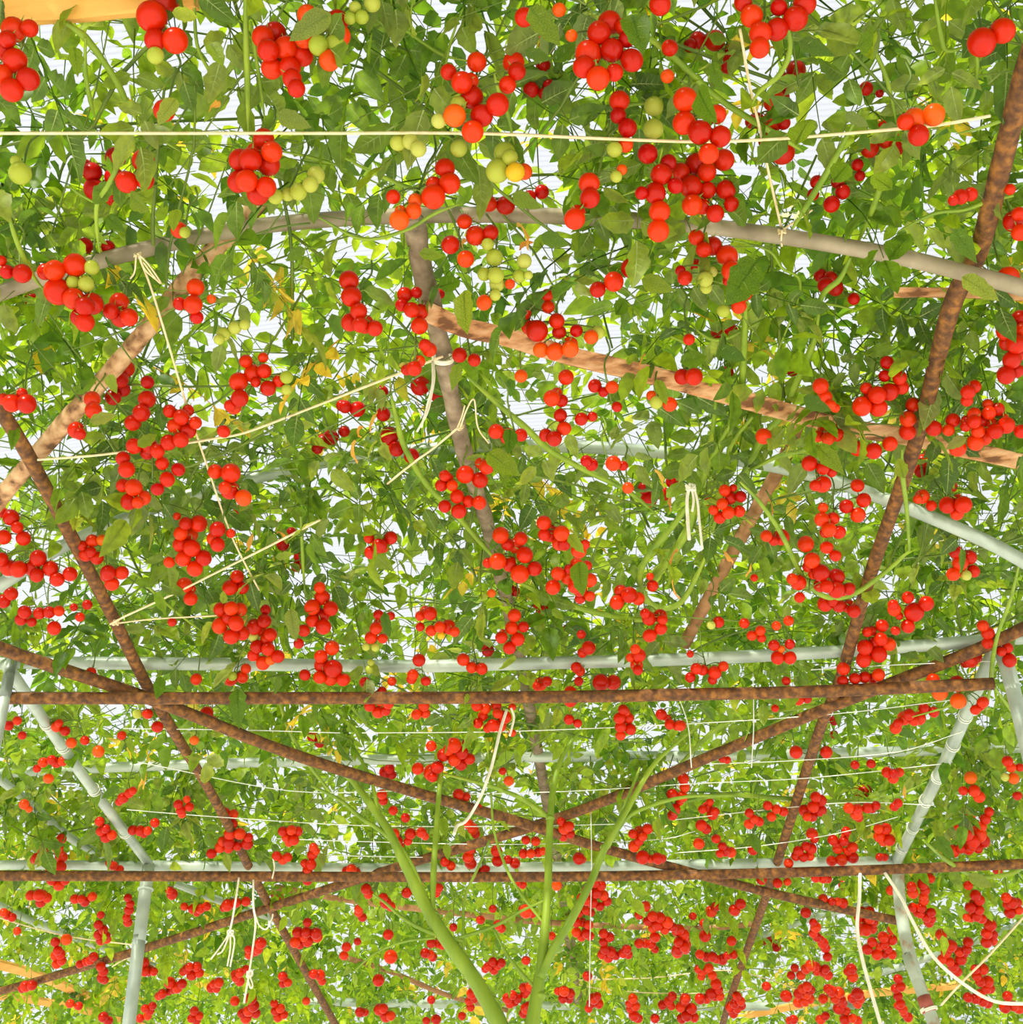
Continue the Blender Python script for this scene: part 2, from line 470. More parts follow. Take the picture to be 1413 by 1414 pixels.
W6 = [(380, 1225), (480, 1243), (640, 1262), (760, 1274), (950, 1282), (1050, 1275)]
pole('wooden_pole', 'thin grey brown stick lying level below the farther level rusty pipe', 'pole', seg_h(W6, 2.0), .013, 'brown_pole', bump=0.06)
W8 = [(470, 1320), (540, 1342), (620, 1375), (700, 1395)]
pole('wooden_pole', 'thin brown stick in the leaves low down left of centre', 'pole', seg_h(W8, 2.0), .012, 'brown_pole', bump=0.06)

def board(label, px, h, w, t, mat, land=None, tilt=None):
    p = seg_h(px, h)
    if len(p) == 2: p = [p[0].lerp(p[1], k / 12) for k in range(13)]
    else: p = smooth_path(p, [1] * len(p), 4)[0]
    b0 = p[0].copy()
    o = MB().beam([q - b0 for q in p], w, t, up=tilt or Vector((0, 0, 1)), rough=0.06).build('wooden_board', M[mat], smooth=False)
    o.location = b0
    tag(o, label, 'board')
    if land: LAND.append((land, px))
    return o
view = Vector((0, .75, .66))
B1 = [(585, 428), (600, 435), (640, 452), (700, 466), (790, 492), (880, 513), (940, 528), (1000, 545), (1030, 553), (1100, 572), (1170, 590), (1250, 603), (1330, 620), (1420, 640), (1500, 655)]
board('split orange brown board crossing the right half below the arched pipe', B1, 1.97, .040, .026, 'board', 'the split board', view)
B2 = [(1235, 404), (1300, 404), (1360, 406), (1420, 410), (1500, 414)]
board('narrow orange brown board at the right edge under the near arched pipe', B2, [2.02, 2.0, 2.0, 2.0, 2.0], .020, .018, 'board', 'the narrow board', view)
B3 = [(-160, 30), (0, 14), (130, 5), (270, -10)]
board('yellow painted board across the upper left corner', B3, 2.0, .05, .03, 'yellow_board', 'the yellow board', view)
B4 = [(-60, 1318), (0, 1332), (60, 1350), (140, 1385)]
board('bright yellow board end low at the left edge', B4, 2.03, .045, .02, 'yellow_board', None, view)
B5 = [(-40, 1372), (40, 1380), (140, 1400), (240, 1425)]
board('bright yellow board end in the lower left corner', B5, 2.04, .035, .02, 'yellow_board', None, view)
B6 = [(1030, 1402), (1120, 1385), (1200, 1372), (1310, 1362), (1360, 1350)]
board('pale yellow board in the leaves low down beside the right post', B6, 2.03, .035, .02, 'yellow_board', None, view)

# ------------------------------------------------------------------ cords, ropes and wires
def cord(name, label, pts, r, mat='cord', cat='cord', group=None):
    b0 = pts[0].copy()
    o = MB().tube([p - b0 for p in pts], r, sides=6, sub=5).build(name, M[mat])
    o.location = b0
    return tag(o, label, cat, group)
def cord_with(root_label, cat, main, r, mat, extras=(), knot=None, name='hanging_cord'):
    """an Empty with a strand, loose ends and a knot"""
    root = empty(name, main[0], root_label, cat)
    MB().tube(main, r, sides=6).build('strand', M[mat], root)
    for e in extras:
        MB().tube(e, r * .75, sides=5).build('loose_end', M[mat], root)
    if knot is not None:
        k = MB()
        for s_ in range(3):
            a = random.random() * 3
            k.tube([knot + Vector((math.cos(a + i * .9), math.sin(a + i * .9) * .6, math.sin(i * 1.1 + s_))) * r * 2.4 for i in range(8)], r * .8, sides=5)
        k.build('knot', M[mat], root)
    return root
S1 = [(-40, 184), (200, 184), (450, 184), (650, 184), (800, 190), (930, 195), (1010, 195), (1100, 190), (1230, 179), (1300, 172), (1368, 160)]
cord('cord', 'beige cord stretched level across the top of the picture', seg_h(S1, 1.86), .0028); LAND.append(('the level beige cord', S1))
S2 = [(1022, 40), (1036, 120), (1050, 180), (1062, 240), (1080, 318)]
cord_with('beige cord hanging down to a knot on the near arched pipe', 'cord', seg_h(S2, [1.96, 1.95, 1.95, 1.95, 2.0]), .0028, 'cord', [seg_h([(1080, 318), (1100, 305), (1122, 290)], 1.99), seg_h([(1080, 318), (1079, 330), (1080, 340)], 1.97)], PH(1080, 320, 1.98))
S3 = [(190, 350), (206, 390), (222, 440), (240, 500), (258, 560), (290, 655), (312, 720), (330, 762), (358, 815)]
cord_with('beige cord knotted to the near arched pipe at left and running down', 'cord', seg_h(S3, [1.93, 1.93, 1.92, 1.92, 1.92, 1.92, 1.92, 1.92, 1.92]), .0024, 'cord',
          [seg_h([(190, 350), (205, 365), (222, 390), (215, 385), (198, 362)], 1.92), seg_h([(188, 352), (186, 375), (180, 385)], 1.92), seg_h([(192, 352), (200, 372), (218, 388)], 1.92)], PH(190, 352, 1.93))
S4 = [(52, 635), (140, 628), (250, 613), (300, 605), (340, 597), (420, 567), (520, 528), (612, 492)]
cord('cord', 'beige cord rising from the left sloping pipe to the grey barked pole', seg_h(S4, [1.88, 1.88, 1.88, 1.88, 1.88, 1.89, 1.91, 1.95]), .0028)
S5 = [(152, 862), (175, 850), (240, 820), (300, 790), (370, 755), (442, 718)]
cord_with('beige cord tied round the left sloping rusty pipe and running right', 'cord', seg_h(S5, 1.87), .0028, 'cord', [seg_h([(152, 862), (210, 855), (300, 850)], 1.87)], PH(160, 860, 1.87))
S6 = [(535, 668), (570, 640), (600, 618), (636, 588)]
cord_with('beige cord wound round the grey barked pole below the rope loop', 'cord', seg_h(S6, [1.93, 1.93, 1.93, 1.95]), .0026, 'cord', [seg_h([(636, 590), (645, 565), (655, 552), (660, 590), (675, 612)], 1.93), seg_h([(632, 590), (638, 575), (642, 560)], 1.94)], PH(636, 590, 1.95))
lp = [PH(612 + 14 * math.cos(a), 494 + 6 * math.sin(a) + 3 * k, 1.97 - .02 * math.sin(a)) for k in range(2) for a in np.linspace(0, 6.28, 9)]
cord_with('white rope looped round the grey barked pole with a frayed end hanging', 'rope', lp, .0030, 'rope', [seg_y([(598, 497), (600, 520), (596, 545), (590, 570), (576, 596)], PH(598, 497, 1.94).y - .02), seg_y([(597, 499), (597, 530), (590, 560), (582, 590)], PH(598, 497, 1.94).y - .025)], None, 'rope_loop')
S8 = [(700, 980), (692, 1005), (686, 1030), (678, 1062), (664, 1100), (645, 1132), (632, 1140), (627, 1152)]
y8 = PH(700, 980, 1.8).y
cord('hanging_cord', 'pale rope hanging below the nearer rusty level pipe left of centre stems', seg_y(S8, [y8 - .02 * k for k in range(8)]), .0045, 'rope', 'rope')
cord('hanging_cord', 'short curled pale rope end beside the trusses under the nearer rusty pipe', seg_y([(706, 978), (710, 990), (707, 1005), (704, 1016)], y8), .0035, 'rope', 'rope')
y9 = PH(328, 1211, 1.80).y - .03
cord_with('thin white cord hanging below the farther rusty pipe with a frayed end', 'cord', seg_y([(330, 1212), (326, 1240), (321, 1270), (317, 1288)], y9), .004, 'rope',
          [seg_y([(317, 1288), (306, 1305), (291, 1325)], y9), seg_y([(318, 1288), (318, 1310), (314, 1334)], y9), seg_y([(319, 1287), (324, 1300), (318, 1335)], y9), seg_y([(317, 1290), (308, 1312), (300, 1318)], y9)], PY(318, 1289, y9))
cord_with('long white cord with a knotted loop hanging below the farther rusty pipe', 'cord', seg_y([(350, 1215), (350, 1250), (353, 1275), (349, 1310), (344, 1345), (337, 1385)], y9), .004, 'rope',
          [seg_y([(352, 1262), (358, 1278), (368, 1283), (375, 1270), (377, 1262)], y9), seg_y([(344, 1345), (349, 1360), (346, 1364), (342, 1350)], y9)], PY(345, 1345, y9))
cord('hanging_cord', 'short white cord end by the small trusses right of the left post', seg_y([(377, 1185), (379, 1198), (376, 1213)], y9), .003, 'rope')
y10 = PH(1186, 1205, 1.80).y - .03
cord('hanging_cord', 'thick pale rope hanging from the farther rusty pipe left of right post', seg_y([(1188, 1206), (1187, 1240), (1184, 1280), (1190, 1320), (1202, 1365), (1216, 1414), (1225, 1450)], y10), .0065, 'rope', 'rope')
cord('hanging_cord', 'thick pale rope sagging from the right post to the right edge', seg_y([(1222, 1205), (1245, 1240), (1262, 1275), (1290, 1322), (1330, 1358), (1375, 1383), (1430, 1386)], y10), .0065, 'rope', 'rope')
cord('hanging_cord', 'thin beige cord crossing the thick sagging rope in the lower right corner', seg_y([(1300, 1388), (1330, 1355), (1370, 1315), (1430, 1248), (1480, 1192)], y10 + .02), .004, 'cord')
y11 = PH(955, 680, 1.85).y - .03
cord_with('pale cord with hanging ends tied among the thick stems at right centre', 'cord', seg_y([(953, 668), (949, 690), (950, 720), (952, 745)], y11), .004, 'rope', [seg_y([(956, 668), (963, 690), (966, 720), (970, 758)], y11), seg_y([(955, 672), (958, 690), (956, 706)], y11)], PY(954, 674, y11))
cord('cord', 'beige cord running left from the left post over the lower left leaves', seg_h([(-20, 1262), (60, 1285), (120, 1297), (215, 1308)], 1.9), .003)
cord('cord', 'short beige cord end between left post and falling leaves', seg_h([(155, 1335), (170, 1326), (190, 1318), (212, 1306)], 1.9), .003)
cord('cord', 'thin beige cord low in the leaves right of the trunk', seg_h([(800, 1353), (900, 1350), (1000, 1340), (1060, 1352), (1100, 1366)], 1.95), .003)
cord('cord', 'thin beige cord just below the other cord right of the trunk', seg_h([(800, 1360), (850, 1368), (950, 1372), (1040, 1366)], 1.95), .003)
WR = [[(500, 1012), (700, 1010), (940, 1000), (1150, 986), (1320, 966)], [(950, 1056), (1100, 1050), (1240, 1038), (1330, 1010)], [(620, 1098), (800, 1092), (960, 1082), (1120, 1074), (1300, 1055)],
      [(170, 1006), (330, 1008), (470, 1012)], [(190, 1052), (400, 1092), (560, 1092)], [(175, 1118), (300, 1128), (500, 1140), (700, 1141), (850, 1138)],
      [(380, 1158), (500, 1162), (700, 1166), (900, 1160), (960, 1148)], [(440, 1181), (600, 1184), (760, 1184)], [(932, 1132), (1060, 1118), (1180, 1108), (1290, 1112)],
      [(932, 1178), (1050, 1168), (1160, 1150), (1240, 1128)], [(1120, 925), (1240, 918), (1400, 912)], [(1040, 930), (1041, 1000), (1038, 1060)], [(816, 1118), (817, 1200), (815, 1300), (814, 1390)], [(932, 950), (950, 1000), (955, 1060)]]
wl = ['first thin white wire below the nearer rusty level pipe, centre to right', 'thin white wire bowed just above the right half of the cross brace', 'thin white wire midway between the two rusty level pipes, centre to right',
      'short white wire just below the nearer rusty pipe at left', 'thin white wire sloping from the left sloping beam to the left fork', 'long thin white wire through the rusty cross at centre left',
      'thin white wire just under the crossing of the rusty braces', 'lowest thin white wire right above the farther rusty pipe', 'thin white wire ending on the right pale sloping beam, upper one',
      'thin white wire ending on the right pale sloping beam, lower one', 'thin white wire above the nearer rusty pipe near right edge post', 'upright thin wire right of centre below the nearer rusty pipe',
      'upright thin wire beside the right stem of the centre fork', 'short upright wire just right of the centre below the nearer rusty pipe']
for w, l in zip(WR, wl):
    cord('training_wire', l, seg_h(w, 1.88) if abs(w[0][0] - w[-1][0]) > 60 else seg_y(w, PH(w[0][0], w[0][1], 1.88).y), .0016, 'wire', 'wire')
# ------------------------------------------------------------------ tomato trusses
# each row: tile origin, then fruits "u,v,diameter[colour]" measured in a 2.944x enlargement of that tile
TILES = {'A': (0, 0), 'B': (470, 0), 'C': (933, 0), 'D': (0, 470), 'E': (470, 470), 'F': (933, 470),
         'G': (0, 934), 'H': (470, 934), 'I': (933, 934)}
TRUSS = {
'A': """618,68,110 672,15,95 632,162,78 712,165,92 632,225,60g
55,120,85 120,115,60 15,205,70 62,248,85 8,305,70 48,367,80 115,322,80 30,160,60
1070,150,80 1118,135,82 1090,205,80 1162,195,85 1232,228,75 1105,278,78 1178,275,80 1188,320,70 1205,360,65 1135,205,75
1250,62,75o 1240,155,72o 1295,185,72g 1362,183,75g 1372,85,80 1382,145,78o 1340,245,76o 1290,105,50
668,450,78
583,655,82 590,733,66 515,740,80
470,640,75d 345,680,60d 385,770,80d 465,720,70d 375,700,70d 460,800,66d
1072,565,78 1040,620,72 1105,618,78 975,650,80 1018,650,85 1092,668,85 970,738,80 1003,735,82 1050,785,85 1082,760,75
1285,712,65g 1262,750,60g 1213,780,64g 1170,790,50g 1120,800,55g
82,705,80g 65,655,40g
728,935,60 752,945,42g
305,1078,85 372,1088,55g 297,1148,50g 350,1155,58g 222,1100,75 185,1105,60 235,1185,100 300,1215,80 375,1235,80 345,1245,70 345,1310,70 320,1290,60d
485,1230,72 525,1290,66 490,1293,70 450,1265,60
90,1112,68 28,1105,50d 5,1060,40
130,1218,55d
795,1168,66 785,1238,70 730,1235,50 800,1290,50d 860,1215,35o
910,1358,52g 955,1332,50g 995,1320,42g 890,1380,40g
345,1000,60d 440,1005,50d""",
'B': """1095,92,85 1052,133,85 1010,218,98 1105,205,85 990,272,80 1048,318,85 1115,295,65 1185,245,82 1165,160,60d 1150,110,60
1300,18,78
555,252,72 440,293,60 495,335,80 530,330,60 535,395,85 465,470,85o 575,470,85 538,535,82 480,425,60g
640,425,85 680,345,65
705,255,80 718,290,65
400,492,56g
235,580,60g 285,575,60g 318,605,60g
482,603,65g
748,70,70
838,190,60d 825,265,55d 780,320,55d 775,365,60d 828,380,45d 850,350,50d 830,175,60d
890,40,50o 940,145,45o
1135,410,75 1168,520,70d 1130,470,60d 1115,608,58g 1160,588,58o
1275,432,72g 1273,525,75g
668,622,82g 640,695,88g 712,700,72y 748,698,60o 690,640,60g
425,685,75 445,745,80 378,800,92 380,750,60
305,815,55o 298,858,60o 245,858,45o 240,895,75o 215,800,55
605,828,62 672,835,72 745,815,60d 770,800,50d 820,780,55d
505,900,58 550,958,75 612,945,60 600,993,48g
448,995,70 510,1053,65o
627,1047,65g 585,1115,52g 633,1120,62g 637,1155,58g 630,1200,45g
748,1062,58g 727,1122,50g 765,1118,35g
585,1230,58o 690,1155,40o
35,1140,75 45,1205,78 75,1265,65 40,1310,68 100,1318,70 140,1335,62 80,1320,60
262,1198,58 290,1260,60 325,1268,62 322,1325,66 310,1190,45d 250,1240,50d
405,1195,40d
1012,745,80 1015,805,75
953,890,80 965,865,60
1180,1090,75 1112,1145,75 1047,1177,60
842,1200,48 845,1248,50 745,1272,60
800,1345,85 880,1305,60 765,1330,55 890,1350,55 960,1345,50d 935,1400,60o 815,1422,60o 873,1429,66o 935,1419,66o
1020,1370,55o 1048,1352,52g
60,30,45g 88,70,50g 40,75,45g 130,15,60g
1145,690,40o 1122,718,45g
1340,195,60 1330,310,50o""",
'C': """40,405,90 35,500,85 100,538,88 168,465,70 182,555,80 135,625,75
85,668,85 20,700,70 128,700,70 195,650,80 62,758,85 130,773,65 205,772,72 68,833,78 110,840,60 162,868,66 228,830,58
-113,625,75d -58,710,80 -83,785,80 -138,785,50d -65,860,80 -70,938,82 -28,660,60d 0,755,60d
275,10,65 310,65,80 345,135,80 412,120,82 342,195,72
488,75,88 525,15,80 420,30,60d
90,165,65d 160,165,75 60,185,50d 235,220,80d 215,260,70d 245,195,50d
490,285,70d 432,332,65d
400,410,80 430,395,60d 400,490,80 440,500,50d 330,490,60d 395,565,70 435,620,90 370,575,60d 310,495,50d
1330,125,85 1245,172,98
1050,467,80o 970,485,80o 935,495,60 988,550,75
862,560,80 840,510,60d 790,605,66 900,600,60d 825,640,50d
775,360,50d 830,380,30d
575,740,50d 560,790,45d 635,830,60d 680,780,55d 660,740,50d 740,670,45d 750,715,40d
1160,800,55 1200,790,50 1130,815,40
1360,770,40
1375,900,75 1400,945,60 1395,870,50
1352,1130,82
1345,1345,72 1400,1295,60 1385,1390,80
85,965,60 150,1000,72 115,1015,60 210,1040,80 228,1100,75 215,1140,45d
318,1130,55 278,1190,66 258,1245,58
38,1130,55 20,1100,40d
122,1135,58g 150,1105,40g 125,1170,45g
195,1265,50g
85,1080,50d
55,1380,45
170,1350,50d 225,1340,50d
610,1160,60d 590,1120,50d 650,1170,60d 630,1130,50d
725,1215,45d
700,1090,50d""",
'D': """48,255,66 108,258,70 15,240,45 90,215,40
512,115,65 490,160,60d 460,230,60d 500,200,55d
598,240,66 575,295,66 540,335,60 600,170,50d
375,240,60 380,285,62
310,365,62 325,380,45
690,288,50 738,312,60 795,335,48 710,348,56 765,368,62 685,415,60 735,405,60 765,285,45
545,430,60 600,455,55 640,450,55 500,480,52 515,525,60
660,500,50 680,565,56 725,525,50d 640,605,50d 610,430,60
543,598,66 500,590,50 525,655,62 583,640,56 560,660,45
970,168,70 1030,135,70 1075,125,55 1000,85,50 975,235,66 950,270,60 935,265,45 1070,70,40 1040,170,40
1090,195,60 1135,165,50
1165,150,50g 1165,200,42g
910,370,50
875,533,56 938,540,74
935,608,72 990,640,62o 915,600,50
755,745,50 808,745,64 770,790,64 735,785,54 780,845,66 735,830,60 745,888,58 828,885,60 792,928,60 775,745,40
885,768,60 868,805,50 885,830,54 938,785,36
688,902,44
375,815,48 415,812,42o 350,870,52 395,885,48 370,860,40 335,835,40
440,945,58 495,945,52 455,990,54 430,960,40
15,800,54 95,805,54
45,720,60 70,760,45 10,700,40
155,885,60 205,928,56 130,925,60 75,930,60 35,925,60 232,972,54 285,950,52 150,955,50 5,890,50
45,1030,50 15,1060,50
100,1105,50 85,1135,45 160,1110,45 200,1105,45 240,1100,40 130,1145,35
220,1170,50
325,1125,36 355,1075,38 300,1085,30
750,995,58 775,1050,52 775,1010,40
965,960,50 935,1005,58 985,1005,50 955,980,50
900,1095,60 940,1090,55 975,1095,55 895,1160,60 960,1150,60 940,1205,60 985,1190,56 930,1130,50
1035,1165,62 1030,1203,40g 1075,1140,54 1100,1195,50 1060,1180,50 1080,1095,40d
1045,1245,52 1090,1255,52 1030,1280,46 1070,1310,54 1130,1285,50 1100,1300,40o 1085,1215,50
1310,1045,60 1270,1085,60 1345,1090,56 1310,1120,58 1315,1165,60 1270,1140,50 1235,1180,48 1215,1232,40 1300,1005,45 1350,1100,40
1350,1250,56 1305,1285,52 1310,1320,60 1355,1335,70 1345,1370,60 1395,1380,50 1300,1370,50 1240,1360,45
938,1375,54 945,1365,36g 985,1370,46 1000,1335,40
798,1378,44
370,1350,40
700,1145,34
1345,395,60d 1315,410,55d 1290,440,45d
1390,265,45d
1400,370,45d
1150,830,50d 1210,835,45d 1185,780,40d 1215,880,40d 1205,920,40d
965,690,35d
720,715,30""",
'E': """362,38,58 345,20,50 320,85,50 300,115,60 270,120,45
485,60,58 545,80,50
325,185,75d
168,210,54d
400,230,55d
735,145,50o
918,150,60 880,215,45
860,235,64 900,245,50
895,305,52 910,358,56 870,400,60 835,385,50
1035,185,52 1070,210,40d 1105,190,50o
980,320,52 1025,310,40
1125,270,40
633,370,58 680,390,60 735,385,50
1285,253,50g 1340,260,56o 1265,225,40o
200,390,70d 228,440,60d 290,470,60d
175,300,55d
70,280,60d 20,270,50d
508,545,70 595,515,58 568,568,62 570,500,45
410,590,48 425,550,45 440,560,40 455,590,45
475,635,54 520,655,48 565,660,54 482,695,60 425,675,50
118,805,42 160,835,60 205,803,52 125,862,52 175,840,45
652,792,64 735,805,52 715,835,64 750,872,64 640,898,64 690,910,58 730,950,72 790,928,60 600,905,40 680,830,50
828,742,58 855,785,64 900,785,62 890,825,56 830,790,50 970,855,60 995,830,40 910,830,50
885,948,54 925,965,56 865,1003,58 955,1000,56 1015,975,56 1003,915,40 975,1015,56 975,1050,42 1015,1040,42 960,910,50 930,930,40
1022,505,50d 1110,500,60 1000,490,45d 1150,510,40
1170,600,45o
1255,645,66d 1315,625,54d 1235,600,50d 1350,575,50d
155,1115,40 205,1120,34 145,1170,48 125,1208,48 172,1212,40 155,1150,36 105,1245,32g 142,1248,32g
125,1310,28g 120,1338,36g
365,1110,54 405,1165,45 440,1165,56 325,1120,40 370,1180,45 345,1100,40 465,1185,40 325,1165,35 410,1200,30y
708,1118,52 697,1168,52 745,1165,44 655,1208,48 722,1215,54 688,1250,50 660,1190,30
500,1298,50 535,1330,46 575,1335,46
600,1260,50d
320,1300,50 295,1360,44 350,1385,36
1140,1020,52 1175,1035,62 1212,1050,50 1125,1065,56
1270,998,46 1260,960,30
1255,1130,54 1300,1120,54 1303,1172,50 1258,1200,54 1240,1110,40 1310,1135,40
1010,1250,54 985,1270,40 960,1330,44 975,1345,40 980,1195,36
1215,1280,52 1200,1255,40 1205,1320,48 1180,1290,36 1210,1340,40
615,1028,34o
665,1005,44d 690,1010,40d 710,1020,40
800,1070,40d 815,1100,40d 790,1145,36d 830,1090,30d
920,1170,30d""",
'F': """28,148,62 75,148,68
210,130,50d
475,120,50d
590,185,60 610,230,50 630,265,45 600,210,45 650,275,35
820,222,66 870,210,66 758,268,72 825,275,68 790,230,50 775,195,45
912,152,54 918,190,54 860,90,50d 850,145,45d
1368,80,66 1345,140,66 1390,125,50 1385,15,70 1350,10,60 1400,60,40 1410,-40,60
965,262,56 945,320,60 943,372,60
1050,358,60 1128,325,52 1110,365,45
1190,210,54 1215,188,50 1185,245,45
1275,295,50 1310,280,50 1240,330,50 1285,345,60 1300,370,55 1345,345,62 1215,330,50 1185,330,45 1230,370,50 1270,260,40 1215,300,50 1330,320,45
1220,415,60 1255,395,56
1405,370,50
1148,440,62
1180,350,40
358,390,60
605,365,50 690,395,56 660,385,50 620,400,50 580,390,45 640,360,45 705,425,45
740,440,58 805,450,62
872,420,56
545,500,60 600,520,50 635,535,40
598,585,66 568,590,44
740,590,50 765,650,56 695,675,54 742,710,58
1005,490,50 1000,530,54d 1030,465,40d
1003,635,54 1040,672,40 985,645,36
1125,595,40d
1105,670,60 1170,668,64 1145,705,50 1150,650,45
220,640,54 200,610,45 190,665,45 215,700,50 180,720,48 260,695,45 265,635,45d 235,600,30 155,690,40
130,650,45d
370,795,46 430,800,62 400,815,40
600,680,40o 595,728,56 640,725,50 625,770,56 665,780,52 610,780,45
530,828,62
615,842,50 650,875,46
555,895,62 590,945,66 655,960,60 590,995,54 655,1015,64 705,1010,50 540,920,45 560,950,40 615,1000,50 680,1020,40
500,985,60 475,970,44
610,1070,60 665,1080,50 705,1082,50 725,1100,50 640,1060,40
1140,860,50 1158,905,58 1195,882,54 1212,938,46 1130,950,50 1183,955,38g 1160,940,40
945,1045,46 1020,1070,56 970,1105,74 890,1095,50 945,1162,50 885,1075,40 910,1120,30 895,1180,36
840,1160,48 800,1180,36 780,1185,40 835,1215,50 770,1248,58 868,1235,50 825,1275,62 765,1298,56 810,1225,40
682,1335,50 680,1385,44 730,1375,44 770,1370,46 825,1360,50 800,1375,40
1250,1160,44 1270,1190,48 1270,1230,44
1350,1250,40 1325,1265,36 1358,1300,50
1200,1300,56 1180,1310,40 1225,1290,40
410,1160,36o 460,1140,40
175,1145,44 145,1158,34g
280,1150,40 345,1180,40 310,1200,40 350,1210,35
415,1290,50 465,1290,50 400,1240,44 465,1235,40 430,1255,30o
85,1335,46 110,1340,44 160,1350,50 195,1325,40 60,1370,40 150,1380,36
60,1275,28
450,1385,34
505,1045,40
320,965,30""",
'G': """600,152,40 558,153,36g
265,222,36 230,205,40 240,190,30
290,270,40o 345,260,34
400,305,44o
197,415,38o
35,200,36 70,180,34 90,240,32
640,205,44
495,240,34
230,350,40 255,345,36 175,350,36 150,375,30 210,340,36
98,520,36o 118,540,26o
500,495,40 525,475,36 540,465,30 485,510,30
725,520,36 735,545,36 770,530,34 760,500,28 740,560,30
405,590,36 410,630,36 430,655,40 455,645,36 430,620,34
540,625,36 570,628,38 600,628,32 630,595,34 585,640,30
915,555,40 950,560,36 945,600,40 935,640,46 975,640,44 1005,680,44 930,675,44 965,690,36 895,695,40 860,720,38 1010,655,36 905,670,36 930,700,36
1150,630,38 1185,625,38 1210,630,38 1165,655,36 1195,665,40 1175,675,32
1125,730,36 1150,745,38 1170,735,34
1275,695,34 1270,725,40 1265,765,40 1250,790,38 1250,830,38 1240,760,34 1235,810,34 1285,710,30
250,660,36 235,695,40 250,735,44 245,775,44 230,770,36 205,790,36 210,830,36 240,850,40 265,830,34 240,715,34
150,740,40 175,715,36 140,745,30
125,890,36 160,890,44 190,900,36 165,920,36 175,885,30
305,905,36 345,915,36 375,895,34 330,905,30
460,770,34 485,785,34 445,760,30
520,900,30 525,950,36 520,1000,34 515,980,30 530,925,30
410,970,28 400,1010,34 420,1030,34 400,1050,34 430,1055,34 410,1075,34 435,1070,30
225,1080,34 270,1070,40o
235,1115,34 225,1135,34 245,1130,36 230,1170,34 250,1155,34
750,935,30 785,945,36 815,945,36 840,935,32 800,960,30
700,885,40 690,870,30
925,930,44 960,920,36 1000,915,36 910,940,30
1120,880,40d 1135,900,36d
1250,1000,34 1210,1040,40 1245,1040,40 1285,1045,44 1200,1080,40 1250,1075,44 1290,1060,40 1220,1090,34 1235,1060,34
1060,1085,44 1040,1115,40 1015,1130,36 1050,1110,36 1010,1110,30
325,1170,30 350,1160,32 380,1140,34 365,1155,32
410,1180,34 420,1200,36 415,1225,36 425,1235,30
105,1260,40 130,1255,36 90,1270,30
585,1165,40 605,1195,40 625,1200,30 590,1200,34 570,1160,30
760,1190,36 800,1180,36 780,1215,38 810,1205,34 745,1200,30 770,1180,30
690,1245,40 720,1265,40 740,1250,36 705,1270,34
660,1290,34 645,1300,30 685,1280,30
860,1265,36 890,1245,36 870,1250,32 880,1270,30
975,1205,34 960,1225,34 975,1240,36 955,1210,30 1000,1190,30
1150,1220,36 1170,1245,32 1150,1250,30
1275,1210,36 1300,1215,40 1310,1240,30
1020,1310,44 1030,1340,44 1010,1360,40 1000,1390,40 1040,1370,36 985,1370,34
955,1320,34
1120,1360,34 1140,1350,34 1130,1385,34 1155,1375,30 1115,1330,30
590,1350,30 610,1360,32 600,1380,30 620,1340,30 570,1390,30
440,1400,34 420,1385,36
790,1360,32 810,1380,30 780,1390,32 800,1400,30
30,970,34 15,960,30 50,980,30
15,860,30
70,1035,28
320,1340,30 285,1330,30
1245,1320,30
840,150,50 865,180,36
1270,245,40d 1300,270,40d
790,260,36o""",
